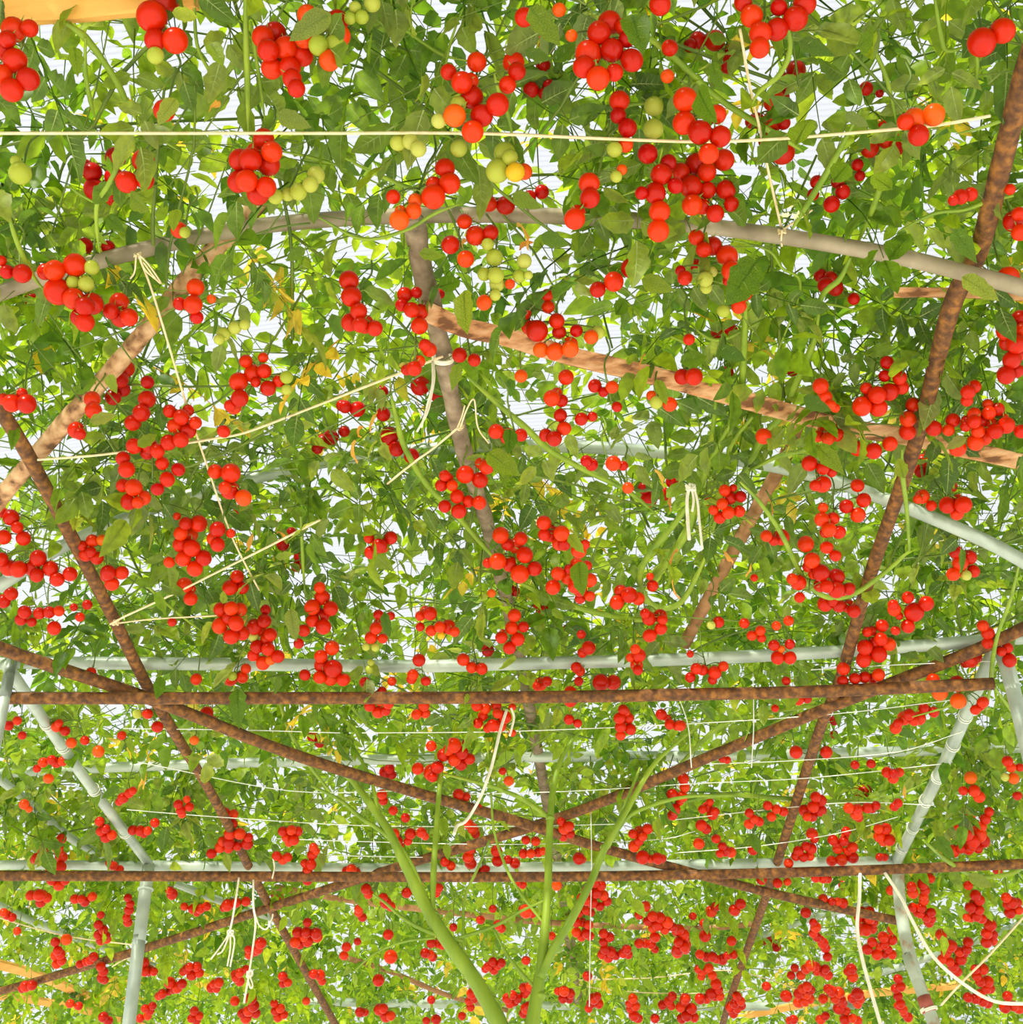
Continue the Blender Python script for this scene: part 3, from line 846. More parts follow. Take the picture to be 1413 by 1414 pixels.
'H': """18,12,44
100,25,44 130,85,50 120,120,44 165,100,44 155,145,50 195,110,44 170,60,36 110,60,36 185,140,40 210,20,36
345,18,36
340,120,44 310,155,40 345,150,40
290,10,40
555,120,44 590,130,44 640,150,40 670,165,50 620,200,50 650,200,50 560,190,40 700,125,30 600,210,36 580,160,40 635,120,40
700,230,30
815,30,50 840,20,40 800,40,36
1060,25,66 1110,25,60
935,65,50 935,100,50 970,20,36
930,175,40 965,190,34
1150,135,40 1135,170,46 1170,170,46 1140,205,46 1180,215,44 1140,240,40 1160,145,36
1305,155,44 1340,195,40 1380,200,40 1360,195,34 1330,170,30
370,283,42
315,375,46
370,390,60 395,370,50 420,320,50 375,410,40
460,280,60 495,310,50 525,335,44 490,355,50 465,340,50 440,300,44 510,270,30
685,425,40o 660,385,30
185,390,50d 200,375,40d 210,400,36d
170,480,40 175,505,36
480,480,44 490,510,40 510,490,36
560,535,34
215,545,36 265,575,36
540,620,44 520,600,40 550,640,36
220,640,40 230,670,44 240,690,36
285,640,44 330,635,40 345,650,30 275,670,34
525,700,44 520,735,44 530,760,46 530,710,40
450,770,36 425,755,36
635,710,44 640,750,44 680,745,34 710,760,40
575,800,44 590,785,36
755,665,34 795,670,36 745,720,36 775,720,36 805,715,36 825,710,30
910,620,44 930,610,40 905,650,40 935,640,36 900,590,36
970,740,46 985,745,30
880,850,40o
740,845,34 720,840,30
1395,415,44 1350,480,44 1390,490,44 1360,540,44 1350,565,40 1400,450,40 1380,510,30
1250,620,40 1215,630,40 1190,640,36 1230,650,36 1195,690,44 1215,670,36
1230,735,50
1290,740,44 1260,740,34 1310,740,30
1035,840,36 1060,850,40 1005,870,40 1040,880,44 1070,890,40 1085,915,36 1000,910,40 1025,920,40 1055,935,36 980,900,34
970,960,36 1000,950,36 960,1000,36 985,1000,34 1010,1010,36 960,1040,36 980,1060,34 1000,1045,36 1015,1055,34 1020,960,30
755,955,50 780,965,34 740,945,30
1070,1045,36 1095,1060,36 1070,1080,34 1075,1110,36 1100,1120,40 1065,1130,36 1090,1145,36 1120,1135,34
1165,1110,36 1170,1130,34 1150,1125,36
1240,935,40
1270,975,40 1300,980,40 1250,995,36 1290,1010,44 1330,1000,44 1320,1030,36 1270,1025,34 1280,1060,40 1215,970,34 1355,1020,34
1215,1085,36 1240,1085,36 1265,1090,36 1280,1110,30
1370,1040,40 1375,1080,36 1400,1100,40 1370,1120,44 1380,1090,36 1405,1070,30
910,1280,40 935,1290,36 905,1310,34 930,1310,34 885,1280,30
1005,1218,36
195,1050,40
205,1140,50
70,1078,28
25,1100,36 15,1135,34
370,1085,36 400,1085,36 415,1095,30
345,1125,36 365,1130,34 375,1140,34
620,1160,34 600,1180,34 625,1195,34 640,1175,34 590,1190,30 655,1165,34
755,1155,34
700,1295,34 680,1310,40 705,1320,40 720,1310,34 690,1330,34
745,1265,34 770,1260,34 750,1290,34 760,1280,30
745,1370,34 755,1350,40 765,1340,34
535,1290,40 545,1310,34 525,1320,34 530,1345,30
370,1315,30
160,1355,44 185,1380,44 205,1380,36 175,1350,36
155,1235,44
80,1365,36 100,1365,30
1030,1310,40 1050,1330,36 1020,1330,36 1010,1350,30 1045,1300,30
1190,1310,36 1200,1340,36 1195,1380,40 1210,1390,36 1180,1350,34 1175,1330,30
1310,1335,34 1335,1320,36 1350,1300,34 1345,1340,30
1280,1390,34
1400,1320,36 1390,1350,30
390,1395,36 350,1400,30
495,1380,30
45,785,40 25,790,34 65,795,34 70,820,30
105,865,40 115,885,36
75,945,34 90,980,34 75,960,34
185,920,44 205,935,36 175,900,36
270,880,40
400,860,36 390,880,34
570,990,34
640,1010,36 655,1025,34
620,945,30
460,1020,30
860,1055,30""",
'I': """1048,15,50 1075,65,58o 1060,40,44
1145,30,60 1150,100,58o
500,95,44 535,90,36
405,130,30
1250,105,44 1220,135,40 1240,120,34
895,210,44 930,170,50 990,170,50 950,155,44 1010,130,40 1050,145,40 970,180,40 905,190,36
490,308,48
613,308,46
860,390,40 885,415,40 910,390,36 890,395,36
730,360,34
795,355,34
770,465,50d 740,465,40d
645,235,30d
645,180,36d
1200,412,46o
1215,465,44 1235,490,44 1170,465,34
1350,345,40 1365,370,36 1375,415,40o 1340,410,30g 1400,370,30
1390,485,34
1260,580,40 1275,550,34
1200,570,36
1155,610,40 1185,640,50 1230,640,60 1250,670,50 1210,670,50 1190,700,44 1205,690,40 1245,610,36 1230,700,34
1130,710,46 1160,700,34
375,525,36 410,540,36 440,550,36 390,570,36
300,555,34 300,600,40 340,590,36 320,580,34
130,530,40 150,560,44 105,605,44 125,620,40 160,550,36 140,510,30 110,540,34
95,680,44
200,710,44 225,715,40 190,690,34 165,660,36 180,720,30
315,705,40
590,505,46 570,490,40 590,545,46 555,570,40 525,545,44 560,530,44 535,570,34
705,535,40 735,560,46 740,540,40 780,535,40 815,525,34 800,540,30 745,575,34
890,530,34 905,515,34
695,630,36 640,665,40 660,700,40 685,670,36 635,750,40 675,745,44 720,735,44 720,695,40 700,710,34 655,680,34 690,650,30
555,640,44 550,700,44 500,710,40 520,735,36 545,730,36 530,690,34 490,730,36 565,660,34
460,760,36
855,620,44 830,650,44 870,665,44 825,620,36 845,670,36
850,735,30 830,735,30
960,855,36 965,880,40
1005,845,40 1015,870,36 1010,910,36 1000,940,36 1010,895,34 985,960,36 965,940,34 995,965,34 1035,820,36 1010,810,30
875,870,34
1080,1050,40
1030,1000,36 1040,960,34 1040,985,34 1020,980,34
1190,850,34
1220,890,40 1235,910,40 1200,940,40 1235,950,36 1225,975,40 1245,985,36 1200,980,36 1185,980,30 1215,920,34
1345,900,36 1370,920,40 1360,960,40 1395,950,34 1390,920,34 1350,930,34
1280,1010,44 1265,1045,40 1290,1050,36 1265,1080,40 1290,1075,34 1275,1025,34
1190,1080,36 1185,1110,36 1155,1120,36 1160,1150,40 1130,1180,40 1145,1200,36 1115,1160,34 1175,1125,30
1120,1095,44 1100,1125,36 1085,1150,34 1110,1110,34
760,960,44 790,955,36 790,985,40 760,1000,40 805,1000,36 775,1030,44 800,1025,36 745,980,34 755,1035,34
880,1030,34 845,1060,40 880,1070,40 850,1090,36 865,1110,30
800,1080,36 780,1110,40 820,1130,40 850,1125,36 880,1130,34 830,1100,30
530,960,40
570,1020,40 560,1045,34 575,1060,36 600,1085,40 610,1105,36 560,1000,30 590,1070,30
618,1140,34
550,1175,40 530,1190,36 570,1180,36 600,1200,36 620,1215,36 610,1190,34 575,1200,30
510,1215,34 535,1260,36 500,1290,36 530,1290,40 550,1275,34 500,1325,40 525,1320,36 545,1310,36 515,1270,34
450,1300,44
485,1185,30 470,1215,30
715,1190,40 720,1220,40 700,1200,30
635,1280,40 665,1285,40 650,1310,36 675,1315,34 620,1270,34
665,1350,44 695,1360,30 680,1330,34
740,1290,44 750,1310,36 720,1310,36 740,1330,34
600,1310,34
905,1230,34 915,1260,36 895,1270,34
905,1300,34 915,1330,34 905,1340,30 925,1355,34 930,1370,30 945,1385,34
265,925,40 240,950,44
145,955,44 165,935,36
600,905,36 635,915,30 680,922,40 660,915,30
120,1055,44
228,1075,36
115,1005,34
70,975,30
15,1030,40 35,1050,40 15,1080,36 45,1090,34 10,1110,44 40,1110,36
100,1130,36 125,1140,36 150,1140,36 190,1150,40 165,1150,30
235,1130,34 210,1135,30
110,1195,40 95,1190,34 135,1185,36 105,1220,30
165,1250,40 145,1290,40 160,1300,36 125,1310,36 100,1310,40 175,1275,34 180,1300,34 150,1215,34
250,1300,34 240,1330,36 265,1320,34 225,1345,40 250,1350,34 270,1340,30 235,1370,36
40,1310,40 20,1345,36 65,1350,40 45,1380,40 75,1385,36 25,1390,36
1250,1190,40 1225,1220,34 1220,1190,34
1270,1240,40 1240,1240,36 1280,1270,34 1265,1270,34
1190,1305,36 1220,1310,36 1250,1320,40 1270,1330,34 1240,1290,34
1350,1300,36 1340,1345,40 1375,1340,36 1395,1350,36
480,1395,34 465,1400,30
590,1395,36 610,1380,30
690,1395,40 720,1390,34 740,1400,34
600,820,40 570,820,34 620,825,30
350,825,40
415,840,36 455,835,30
20,200,44 5,205,30
190,335,30 210,340,30
1310,790,34
690,845,50d 720,850,40d
370,1260,34
390,1080,36d 410,1100,36d 380,1050,36d 360,1075,30d 415,1060,30d""",
}
# ------------------------------------------------------------------ fruit meshes (shared by all copies)
def fruit_mesh(name, mat, squash, lobes, seg=18, rings=11):
    v, f = [], []
    for i in range(1, rings):
        a = math.pi * i / rings
        for j in range(seg):
            b = 2 * math.pi * j / seg
            rr = math.sin(a) * (1 + lobes * math.cos(5 * b) * (1 if a < 1.2 else .3))
            z = math.cos(a) * squash - 0.20 * math.exp(-(a / .38) ** 2)
            v.append((rr * math.cos(b), rr * math.sin(b), z))
    v.append((0, 0, squash - .22)); v.append((0, 0, -squash * 1.01))
    for i in range(rings - 2):
        for j in range(seg):
            j2 = (j + 1) % seg
            f.append((i * seg + j, (i + 1) * seg + j, (i + 1) * seg + j2, i * seg + j2))
    n = (rings - 2) * seg
    for j in range(seg):
        j2 = (j + 1) % seg
        f.append((len(v) - 2, j, j2)); f.append((len(v) - 1, n + j2, n + j))
    me = bpy.data.meshes.new(name)
    me.from_pydata(v, [], f)
    me.polygons.foreach_set('use_smooth', [True] * len(me.polygons))
    me.materials.append(mat)
    return me
FRUIT = {c: [fruit_mesh('tomato', M[c], sq, lb) for sq, lb in ((.94, .0), (1.0, .008), (1.06, 0.0))] for c in 'rdoyg'}
FRUIT_S = {c: [fruit_mesh('tomato', M[c], sq, 0, 12, 8) for sq in (.95, 1.03)] for c in 'rdoyg'}

def calyx_mesh():
    """five narrow sepals that curl back from the stalk"""
    v, f = [], []
    for k in range(5):
        a = 2 * math.pi * k / 5
        c, s = math.cos(a), math.sin(a)
        b = len(v)
        for r, z, w in ((0.03, .80, .05), (.30, .98, .11), (.62, .98, .08), (1.12, 1.25, .0)):
            if w:
                v.append((r * c - w * s, r * s + w * c, z)); v.append((r * c + w * s, r * s - w * c, z))
            else:
                v.append((r * c, r * s, z))
        f += [(b, b + 1, b + 3, b + 2), (b + 2, b + 3, b + 5, b + 4), (b + 4, b + 5, b + 6)]
    me = bpy.data.meshes.new('calyx'); me.from_pydata(v, [], f)
    me.materials.append(M['calyx'])
    return me
CALYX = calyx_mesh()

# ------------------------------------------------------------------ read the trusses
rows = []
for tile, block in TRUSS.items():
    x0, y0 = TILES[tile]
    for line in block.split('\n'):
        fr = []
        for it in line.split():
            c = it[-1] if it[-1].isalpha() else 'r'
            u, v_, d = (float(k) for k in it.rstrip('rdoyg').split(','))
            fr.append([x0 + u / 2.944, y0 + v_ / 2.944, d / 2.944, c])
        rows.append(fr)
# rows whose fruits nearly touch belong to one truss
def gap(a, b):
    best = 9e9
    for p in a:
        for q in b:
            g = math.hypot(p[0] - q[0], p[1] - q[1]) / (0.5 * (p[2] + q[2]))
            if g < best: best = g
    return best
cand = []
cen = [(sum(p[0] for p in r) / len(r), sum(p[1] for p in r) / len(r)) for r in rows]
for i in range(len(rows)):
    for j in range(i + 1, len(rows)):
        if abs(cen[i][0] - cen[j][0]) < 130 and abs(cen[i][1] - cen[j][1]) < 130:
            g = gap(rows[i], rows[j])
            if g < 3.2: cand.append((g + .12 * min(len(rows[i]), len(rows[j])), i, j))
cand.sort()
par = list(range(len(rows)))
def find(i):
    while par[i] != i: i = par[i]
    return i
n_now = len(rows)
size = [len(r) for r in rows]
dark = [sum(p[3] == 'd' for p in r) > len(r) / 2 for r in rows]
for g, i, j in cand:
    if n_now <= 296: break
    a, b = find(i), find(j)
    if a != b and size[a] + size[b] <= 14 and dark[a] == dark[b]:
        par[b] = a; size[a] += size[b]; n_now -= 1
trusses = {}
for i, r in enumerate(rows): trusses.setdefault(find(i), []).extend(r)
trusses = sorted(trusses.values(), key=lambda t: (sum(p[1] for p in t) / len(t)))
print('trusses', len(trusses), 'fruits', sum(len(t) for t in trusses))

# ------------------------------------------------------------------ labels by look and nearest landmark
NUM = ['', 'one', 'two', 'three', 'four', 'five', 'six', 'seven', 'eight', 'nine', 'ten', 'eleven', 'twelve', 'thirteen', 'fourteen', 'fifteen', 'sixteen', 'seventeen', 'eighteen', 'nineteen', 'twenty']
ORD = ['', 'first', 'second', 'third', 'fourth', 'fifth', 'sixth', 'seventh', 'eighth', 'ninth', 'tenth', 'eleventh', 'twelfth']
def relation(cx, cy):
    best = None
    for land, px in LAND:
        for (xa, ya), (xb, yb) in zip(px, px[1:]):
            dx, dy = xb - xa, yb - ya
            t = max(0, min(1, ((cx - xa) * dx + (cy - ya) * dy) / (dx * dx + dy * dy + 1e-6)))
            qx, qy = xa + dx * t, ya + dy * t
            d = math.hypot(cx - qx, cy - qy)
            if best is None or d < best[0]:
                steep = abs(dy) > abs(dx) * 0.8
                if steep: rel = 'left of' if cx < qx else 'right of'
                else: rel = 'above' if cy < qy else 'below'
                if d < 13: rel = 'hanging in front of'
                elif d < 45: rel = 'just ' + rel
                best = (d, rel, land)
    return best[1], best[2]
def colour_words(t):
    cs = [p[3] for p in t]; n = len(cs)
    g, o, d, r = cs.count('g') + cs.count('y'), cs.count('o'), cs.count('d'), cs.count('r')
    if g == n: return 'unripe green'
    if g and (r + o + d): return 'red and green'
    if o > n * .6: return 'orange'
    if o: return 'red and orange'
    if d > n / 2: return 'dark red'  # fruits whose deep red has leaf shade in its colour
    return 'ripe red'
info = []
for t in trusses:
    cx = sum(p[0] for p in t) / len(t); cy = sum(p[1] for p in t) / len(t)
    rel, land = relation(cx, cy)
    n = len(t)
    rel = rel.replace('hanging in front of', 'hanging before')
    if n == 1: lab = '%s single tomato %s %s' % (colour_words(t), rel, land)
    else: lab = '%s truss of %s tomatoes %s %s' % (colour_words(t), NUM[n], rel, land)
    info.append([lab, cx, cy, t])
by = {}
for e in info: by.setdefault(e[0], []).append(e)
for lab, es in by.items():
    if len(es) == 1: continue
    spread_x = max(e[1] for e in es) - min(e[1] for e in es); spread_y = max(e[2] for e in es) - min(e[2] for e in es)
    ax, w = (1, ('left', 'right')) if spread_x > spread_y else (2, ('top', 'bottom'))
    es.sort(key=lambda e: e[ax])
    k = len(es)
    for i, e in enumerate(es):
        if i == 0: s = 'the %s one' % (w[0] + ('' if k == 2 else 'most'))
        elif i == k - 1: s = 'the %s one' % (w[1] + ('' if k == 2 else 'most'))
        else: s = '%s from %s' % (ORD[i + 1], w[0])
        e[0] = lab + ', ' + s
        if len(e[0].split()) > 16: e[0] = e[0].replace(' one', '').replace(' tomatoes', '')
assert len({e[0] for e in info}) == len(info)
over = [e[0] for e in info if len(e[0].replace(',', '').split()) > 16]
if over: print('LONG', over[:5], len(over))

def band(cy):
    return ('trusses near the top of the canopy' if cy < 420 else 'trusses in the middle of the canopy' if cy < 820
            else 'trusses around the rusty level pipes' if cy < 1120 else 'small trusses far off over the lower part')

# ------------------------------------------------------------------ build the trusses
for lab, cx, cy, t in info:
    isdark = sum(p[3] == 'd' for p in t) > len(t) / 2
    h0 = (2.08 if isdark else 1.86) + random.uniform(-.03, .03)
    c0 = PH(cx, cy, h0)
    dist0 = (c0 - CAM).length
    bodies = []
    for (x, y, d, c) in t:
        q1 = PY(x, y, c0.y)
        q2 = PH(x, y, h0)
        dd = 0.6 * (q1 - CAM).length + 0.4 * (q2 - CAM).length
        bodies.append([x, y, d, c, dd + random.uniform(-.004, .004)])
    for it in range(40):                       # push overlapping fruits apart in depth
        moved = False
        for i in range(len(bodies)):
            for j in range(i + 1, len(bodies)):
                a, b = bodies[i], bodies[j]
                ra, rb = r_px(a[2], a[4]), r_px(b[2], b[4])
                lat = math.hypot(a[0] - b[0], a[1] - b[1]) / F_PX * .5 * (a[4] + b[4])
                need = (ra + rb) * .97
                if lat < need:
                    w = math.sqrt(need * need - lat * lat)
                    g = b[4] - a[4]
                    if abs(g) < w:
                        s = 1 if g >= 0 else -1
                        m_ = (w - abs(g)) / 2 + 1e-4
                        a[4] -= s * m_; b[4] += s * m_
                        moved = True
        if not moved: break
    for b in bodies: b[4] = max(dist0 - .3, min(dist0 + .3, b[4]))
    P = []
    for (x, y, d, c, dd) in bodies:
        p = CAM + ray(x, y) * dd
        P.append((p, r_px(d, dd) * 1.07, c, d))
    top = max(p.z + r for p, r, c, d in P)
    mx = sum(p.x for p, *_ in P) / len(P); my = sum(p.y for p, *_ in P) / len(P)
    rm = sum(r for _, r, *_ in P) / len(P)
    low = min(P, key=lambda k: k[0].z)
    anchor = Vector((mx + random.uniform(-.02, .02), my + .02, max(top + .05, CAM.z + 2.03)))
    root = empty('tomato_truss' if len(t) > 1 else 'tomato_stalk', anchor, lab, 'tomatoes' if len(t) > 1 else 'tomato', band(cy))
    cyl = Vector((mx, my + .012, (anchor.z + low[0].z) / 2 + .01))
    endp = Vector((low[0].x * .5 + mx * .5, low[0].y * .5 + my * .5 + .01, low[0].z + low[1] * 1.1))
    path, _ = smooth_path([anchor, anchor.lerp(cyl, .5) + Vector((.01, .0, .0)), cyl, endp], [1] * 4, 4)
    big = sum(p[2] for p in t) / len(t) > 15
    sm = MB()
    sm.tube(path, [.0022 if big else .0018] * len(path), sides=5 if big else 4, smooth=False)
    for k, (p, r, c, d) in enumerate(P):
        cand_p = [q for q in path if q.z > p.z + r * .6] or [path[0]]
        att = min(cand_p, key=lambda q: (q - p).length)
        up = (att - p)
        up = (up.normalized() + Vector((0, 0, 1.2)) + Vector((random.uniform(-.25, .25), random.uniform(-.1, .3), 0))).normalized()
        tip = p + up * r * .80
        mid = tip.lerp(att, .5) + Vector((0, 0, r * .5))
        sm.tube([tip, p + up * r * 1.25, mid, att], [.0016] * 4, sides=4, sub=2)
        small = d < 16
        pool = (FRUIT_S if small else FRUIT)[c]
        o = bpy.data.objects.new('tomato', random.choice(pool))
        COL.objects.link(o); o.parent = root
        qrot = up.to_track_quat('Z', 'Y') @ Matrix.Rotation(random.uniform(0, 6.28), 3, 'Z').to_quaternion()
        o.rotation_mode = 'QUATERNION'; o.rotation_quaternion = qrot
        o.location = p - anchor; o.scale = (r, r, r)
        if d > 12:
            cl = bpy.data.objects.new('calyx', CALYX); COL.objects.link(cl); cl.parent = o
    sm.build('stalk', M['twig'], root)

# ------------------------------------------------------------------ foliage
def leaflet(L, W, n, droop, fold, lobed):
    """one toothed leaflet along +x: midrib and two raised halves"""
    prof = [(0, .0), (.10, .30), (.22, .46), (.34, .44), (.46, .50), (.60, .40), (.72, .34), (.86, .17), (1, 0)] if lobed else \
           [(0, .0), (.2, .42), (.48, .5), (.76, .30), (1, 0)]
    v, f = [], []
    for s, w in prof:
        jit = random.uniform(.9, 1.1)
        z = -droop * L * s * s
        if w == 0:
            v.append((s * L, 0, z)); continue
        e = w * W * jit
        v += [(s * L, e, z + fold * e + random.uniform(-.03, .03) * L), (s * L, 0, z), (s * L, -e, z + fold * e + random.uniform(-.03, .03) * L)]
    f += [(0, 2, 1), (0, 3, 2)]
    m = len(prof) - 2
    for i in range(m - 1):
        a = 1 + 3 * i
        f += [(a, a + 1, a + 4, a + 3), (a + 1, a + 2, a + 5, a + 4)]
    a = 1 + 3 * (m - 1); t = a + 3
    f += [(a, a + 1, t), (a + 1, a + 2, t)]
    if lobed:                      # raised midrib and side veins on the underside
        global VEINS
        VEINS = len(f)
        dz = Vector((0, 0, -.004 * L))
        mid = [Vector(v[0])] + [Vector(v[2 + 3 * i]) for i in range(m)] + [Vector(v[t])]
        for i in range(len(mid) - 1):
            w0 = .016 * L * (1 - i / len(mid)); w1 = .016 * L * (1 - (i + 1) / len(mid)); b = len(v)
            for c, w in ((mid[i], w0), (mid[i + 1], w1)):
                v += [tuple(c + dz * 2 + Vector((0, w, 0))), tuple(c + dz * 2 - Vector((0, w, 0)))]
            f.append((b, b + 1, b + 3, b + 2))
        for i in range(0, m - 2):
            for e in (0, 2):
                c = Vector(v[2 + 3 * i]); q = Vector(v[1 + 3 * (i + 1) + e]).lerp(Vector(v[2 + 3 * (i + 1)]), .15); b = len(v)
                v += [tuple(c + dz), tuple(c + dz + Vector((.014 * L, 0, 0))), tuple(q + dz)]
                f.append((b, b + 1, b + 2))
    return v, f
def compound(lobed, pairs=3):
    V, Fc, T = [], [], []
    compound.veins = []
    L = random.uniform(.17, .22)
    def rach(s): return Vector((s * L, math.sin(s * 3) * .008, -.10 * L * s * s * 2))
    def put(v, f, M4, tint):
        b = len(V)
        V.extend([tuple(M4 @ Vector(q)) for q in v]); Fc.extend([tuple(b + k for k in q) for q in f]); T.extend([tint] * len(v))
    v, f = [], []
    for i in range(4):
        c = rach(i / 3); r = .0018 - .0003 * i
        v += [tuple(c + Vector((0, r, 0))), tuple(c + Vector((0, -r * .6, r))), tuple(c + Vector((0, -r * .6, -r)))]
        if i:
            a = 3 * (i - 1)
            for j in range(3):
                j2 = (j + 1) % 3
                f.append((a + j, a + j2, a + 3 + j2, a + 3 + j))
    put(v, f, Matrix.Identity(4), .05)
    spots = [(s + random.uniform(-.03, .03), sg) for s in np.linspace(.38, .86, pairs) for sg in (1, -1)] + [(1.0, 0)]
    for s, sg in spots:
        ln = random.uniform(.055, .075) * (1.25 if sg == 0 else 1)
        v, f = leaflet(ln, ln * random.uniform(.46, .58), 0, random.uniform(.05, .35), random.uniform(.15, .55), lobed)
        a = sg * math.radians(random.uniform(50, 75)) if sg else random.uniform(-.2, .2)
        Mx = Matrix.Translation(rach(s)) @ Matrix.Rotation(a, 4, 'Z') @ Matrix.Rotation(random.uniform(-.1, .5), 4, 'Y') @ Matrix.Rotation(random.uniform(-.5, .5), 4, 'X') @ Matrix.Translation((.006, 0, 0))
        if lobed: compound.veins += list(range(len(Fc) + VEINS, len(Fc) + len(f)))
        put(v, f, Mx, random.uniform(-.12, .12))
    return np.array(V), Fc, np.array(T)
random.seed(11)
COMP = [compound(False, 2 + k % 2) for k in range(10)]
COMP_D, COMP_V = [], []
for k in range(8):
    COMP_D.append(compound(True, 2 + k % 2)); COMP_V.append(compound.veins)

# patches where the canopy is thin and the film shows through: centre and radius on the canopy
GAPS = [(560, 65, 62), (500, 200, 60), (285, 70, 40), (120, 140, 30), (320, 110, 40), (740, 330, 60), (860, 335, 60), (880, 430, 45), (780, 410, 40), (1050, 215, 40), (1390, 35, 30), (930, 60, 15),
        (20, 360, 35), (60, 600, 50), (20, 500, 35), (330, 520, 30), (400, 520, 40), (480, 690, 55), (560, 760, 60), (610, 700, 35), (770, 650, 50), (820, 720, 40), (940, 680, 25), (1320, 500, 50), (1400, 560, 40), (1200, 530, 25), (1020, 770, 35),
        (1210, 830, 40), (1120, 850, 40), (1340, 770, 45), (1100, 700, 30), (430, 760, 30), (60, 730, 30), (120, 800, 30), (250, 830, 25), (160, 940, 30), (560, 880, 30), (740, 880, 25), (330, 970, 40), (500, 985, 55), (420, 980, 30), (20, 985, 25), (620, 985, 20),
        (780, 970, 30), (1000, 960, 30), (1120, 1000, 40), (1240, 960, 40), (1380, 960, 35), (1180, 940, 30), (100, 1030, 20), (400, 1030, 25), (1060, 1050, 20), (1290, 1050, 20), (40, 1400, 45), (110, 1405, 35), (1340, 1405, 50), (1400, 1360, 40), (1040, 1300, 28), (960, 1400, 25), (20, 1340, 20), (300, 1370, 15), (560, 1400, 18)]
GW = []
for gx, gy, gr in GAPS:
    c = PH(gx, gy, 2.25); e = PH(gx + gr, gy, 2.25); GW.append((c.x, c.y, (e - c).length * 1.3))
GW = np.array(GW)
from mathutils import noise as mnoise
def keep(x, y, h):
    n = mnoise.noise(Vector((x * 2.4, y * 2.4, h * 2.0))) + .5 * mnoise.noise(Vector((x * 6, y * 6, h * 5 + 9)))
    dens = DENS_BASE + DENS_NOISE * n
    d = np.hypot(GW[:, 0] - x, (GW[:, 1] - y) * .8) / GW[:, 2]
    m = float(d.min())
    if m < 1.3: dens *= GAP_KEEP + (1 - GAP_KEEP) * max(0, (m - .5) / .8)
    if y < 1.9: dens *= NEAR_THIN
    return random.random() < dens
N_TRY, DENS_BASE, DENS_NOISE, GAP_KEEP, NEAR_THIN = 26500, .62, 1.0, .05, .8
def region(x, y):
    if y < 2.35: return 0 if x < 0.05 else 1
    if y < 4.3: return 2 if x < -.1 else 3
    return 4
def leaf_matrix(low=False):
    az = random.uniform(0, 2 * math.pi)
    pitch = random.gauss(.35, .45)
    roll = random.gauss(0, .6)
    return Matrix.Rotation(az, 3, 'Z') @ Matrix.Rotation(pitch, 3, 'Y') @ Matrix.Rotation(roll, 3, 'X')
BARS = [(W1, 24, 9e9, 2.24), (W4, 24, 700, 2.12), (W5, 24, 9e9, 2.24), (B1, 26, 9e9, 2.1), (H1, 20, 9e9, 2.14), (H2[:5], 18, 9e9, 2.25), (H2[8:], 18, 9e9, 2.25)]
def over_bar(x, y, h):
    qx, qy, _ = project((x, y, CAM.z + h))
    for px, w, lim, hmax in BARS:
        if qy > lim or h > hmax: continue
        for (xa, ya), (xb, yb) in zip(px, px[1:]):
            dx, dy = xb - xa, yb - ya
            t = max(0, min(1, ((qx - xa) * dx + (qy - ya) * dy) / (dx * dx + dy * dy + 1e-6)))
            if math.hypot(qx - xa - dx * t, qy - ya - dy * t) < w + 12: return True
    return False
random.seed(21)
bins = {k: [] for k in range(5)}
for i in range(N_TRY):
    # even over the canopy, a little denser nearby
    y = 0.75 + (random.random() ** 1.15) * 8.6
    x = random.uniform(-1, 1) * (.75 + .44 * y)
    if random.random() > (.75 + .44 * y) / 4.4 * 1.25 + .25: continue
    h = 2.03 + min(1.1, random.expovariate(1 / .28))
    if h < 2.26 and random.random() < .85 and over_bar(x, y, h): continue
    if keep(x, y, h):
        bins[region(x, y)].append((x, y, h))
print('leaves', {k: len(v) for k, v in bins.items()})

def merged_leaves(name, items, parent, mat):
    groups = {}
    for it in items: groups.setdefault(random.randrange(len(COMP)), []).append(it)
    allv, allt, loops, starts, totals = [], [], [], [], []
    base = 0
    for k, its in groups.items():
        V, Fc, T = COMP[k]
        n = len(its)
        mats = np.array([[list(r) for r in leaf_matrix()] for _ in its])
        sc = rng.uniform(.6, 1.05, n)
        pos = np.array([(x, y, CAM.z + h) for x, y, h in its]) - np.array(parent.location)
        W = np.einsum('nij,vj->nvi', mats, V) * sc[:, None, None] + pos[:, None, :]
        ht = np.array([it[2] for it in its])
        tint = rng.beta(2.0, 2.2, n)[:, None] * .92 + T[None, :]
        tint[rng.random(n) < .03] = 1.0
        allv.append(W.reshape(-1, 3)); allt.append(np.clip(tint, 0, 1).reshape(-1))
        lt = np.array([len(f) for f in Fc]); fl = np.concatenate([np.array(f) for f in Fc])
        off = base + np.arange(n) * len(V)
        loops.append((fl[None, :] + off[:, None]).reshape(-1))
        totals.append(np.tile(lt, n))
        base += n * len(V)
    v = np.concatenate(allv); lp_ = np.concatenate(loops); tt = np.concatenate(totals)
    me = bpy.data.meshes.new(name)
    me.vertices.add(len(v)); me.vertices.foreach_set('co', v.astype(np.float32).reshape(-1))
    me.loops.add(len(lp_)); me.loops.foreach_set('vertex_index', lp_.astype(np.int32))
    me.polygons.add(len(tt))
    st = np.concatenate([[0], np.cumsum(tt)[:-1]])
    me.polygons.foreach_set('loop_start', st.astype(np.int32))
    me.polygons.foreach_set('loop_total', tt.astype(np.int32))
    me.update(calc_edges=True)
    at = me.attributes.new('tint', 'FLOAT', 'POINT')
    at.data.foreach_set('value', np.concatenate(allt).astype(np.float32))
    me.materials.append(M[mat])
    o = bpy.data.objects.new(name, me); COL.objects.link(o); o.parent = parent
    o['kind'] = 'stuff'
    return o

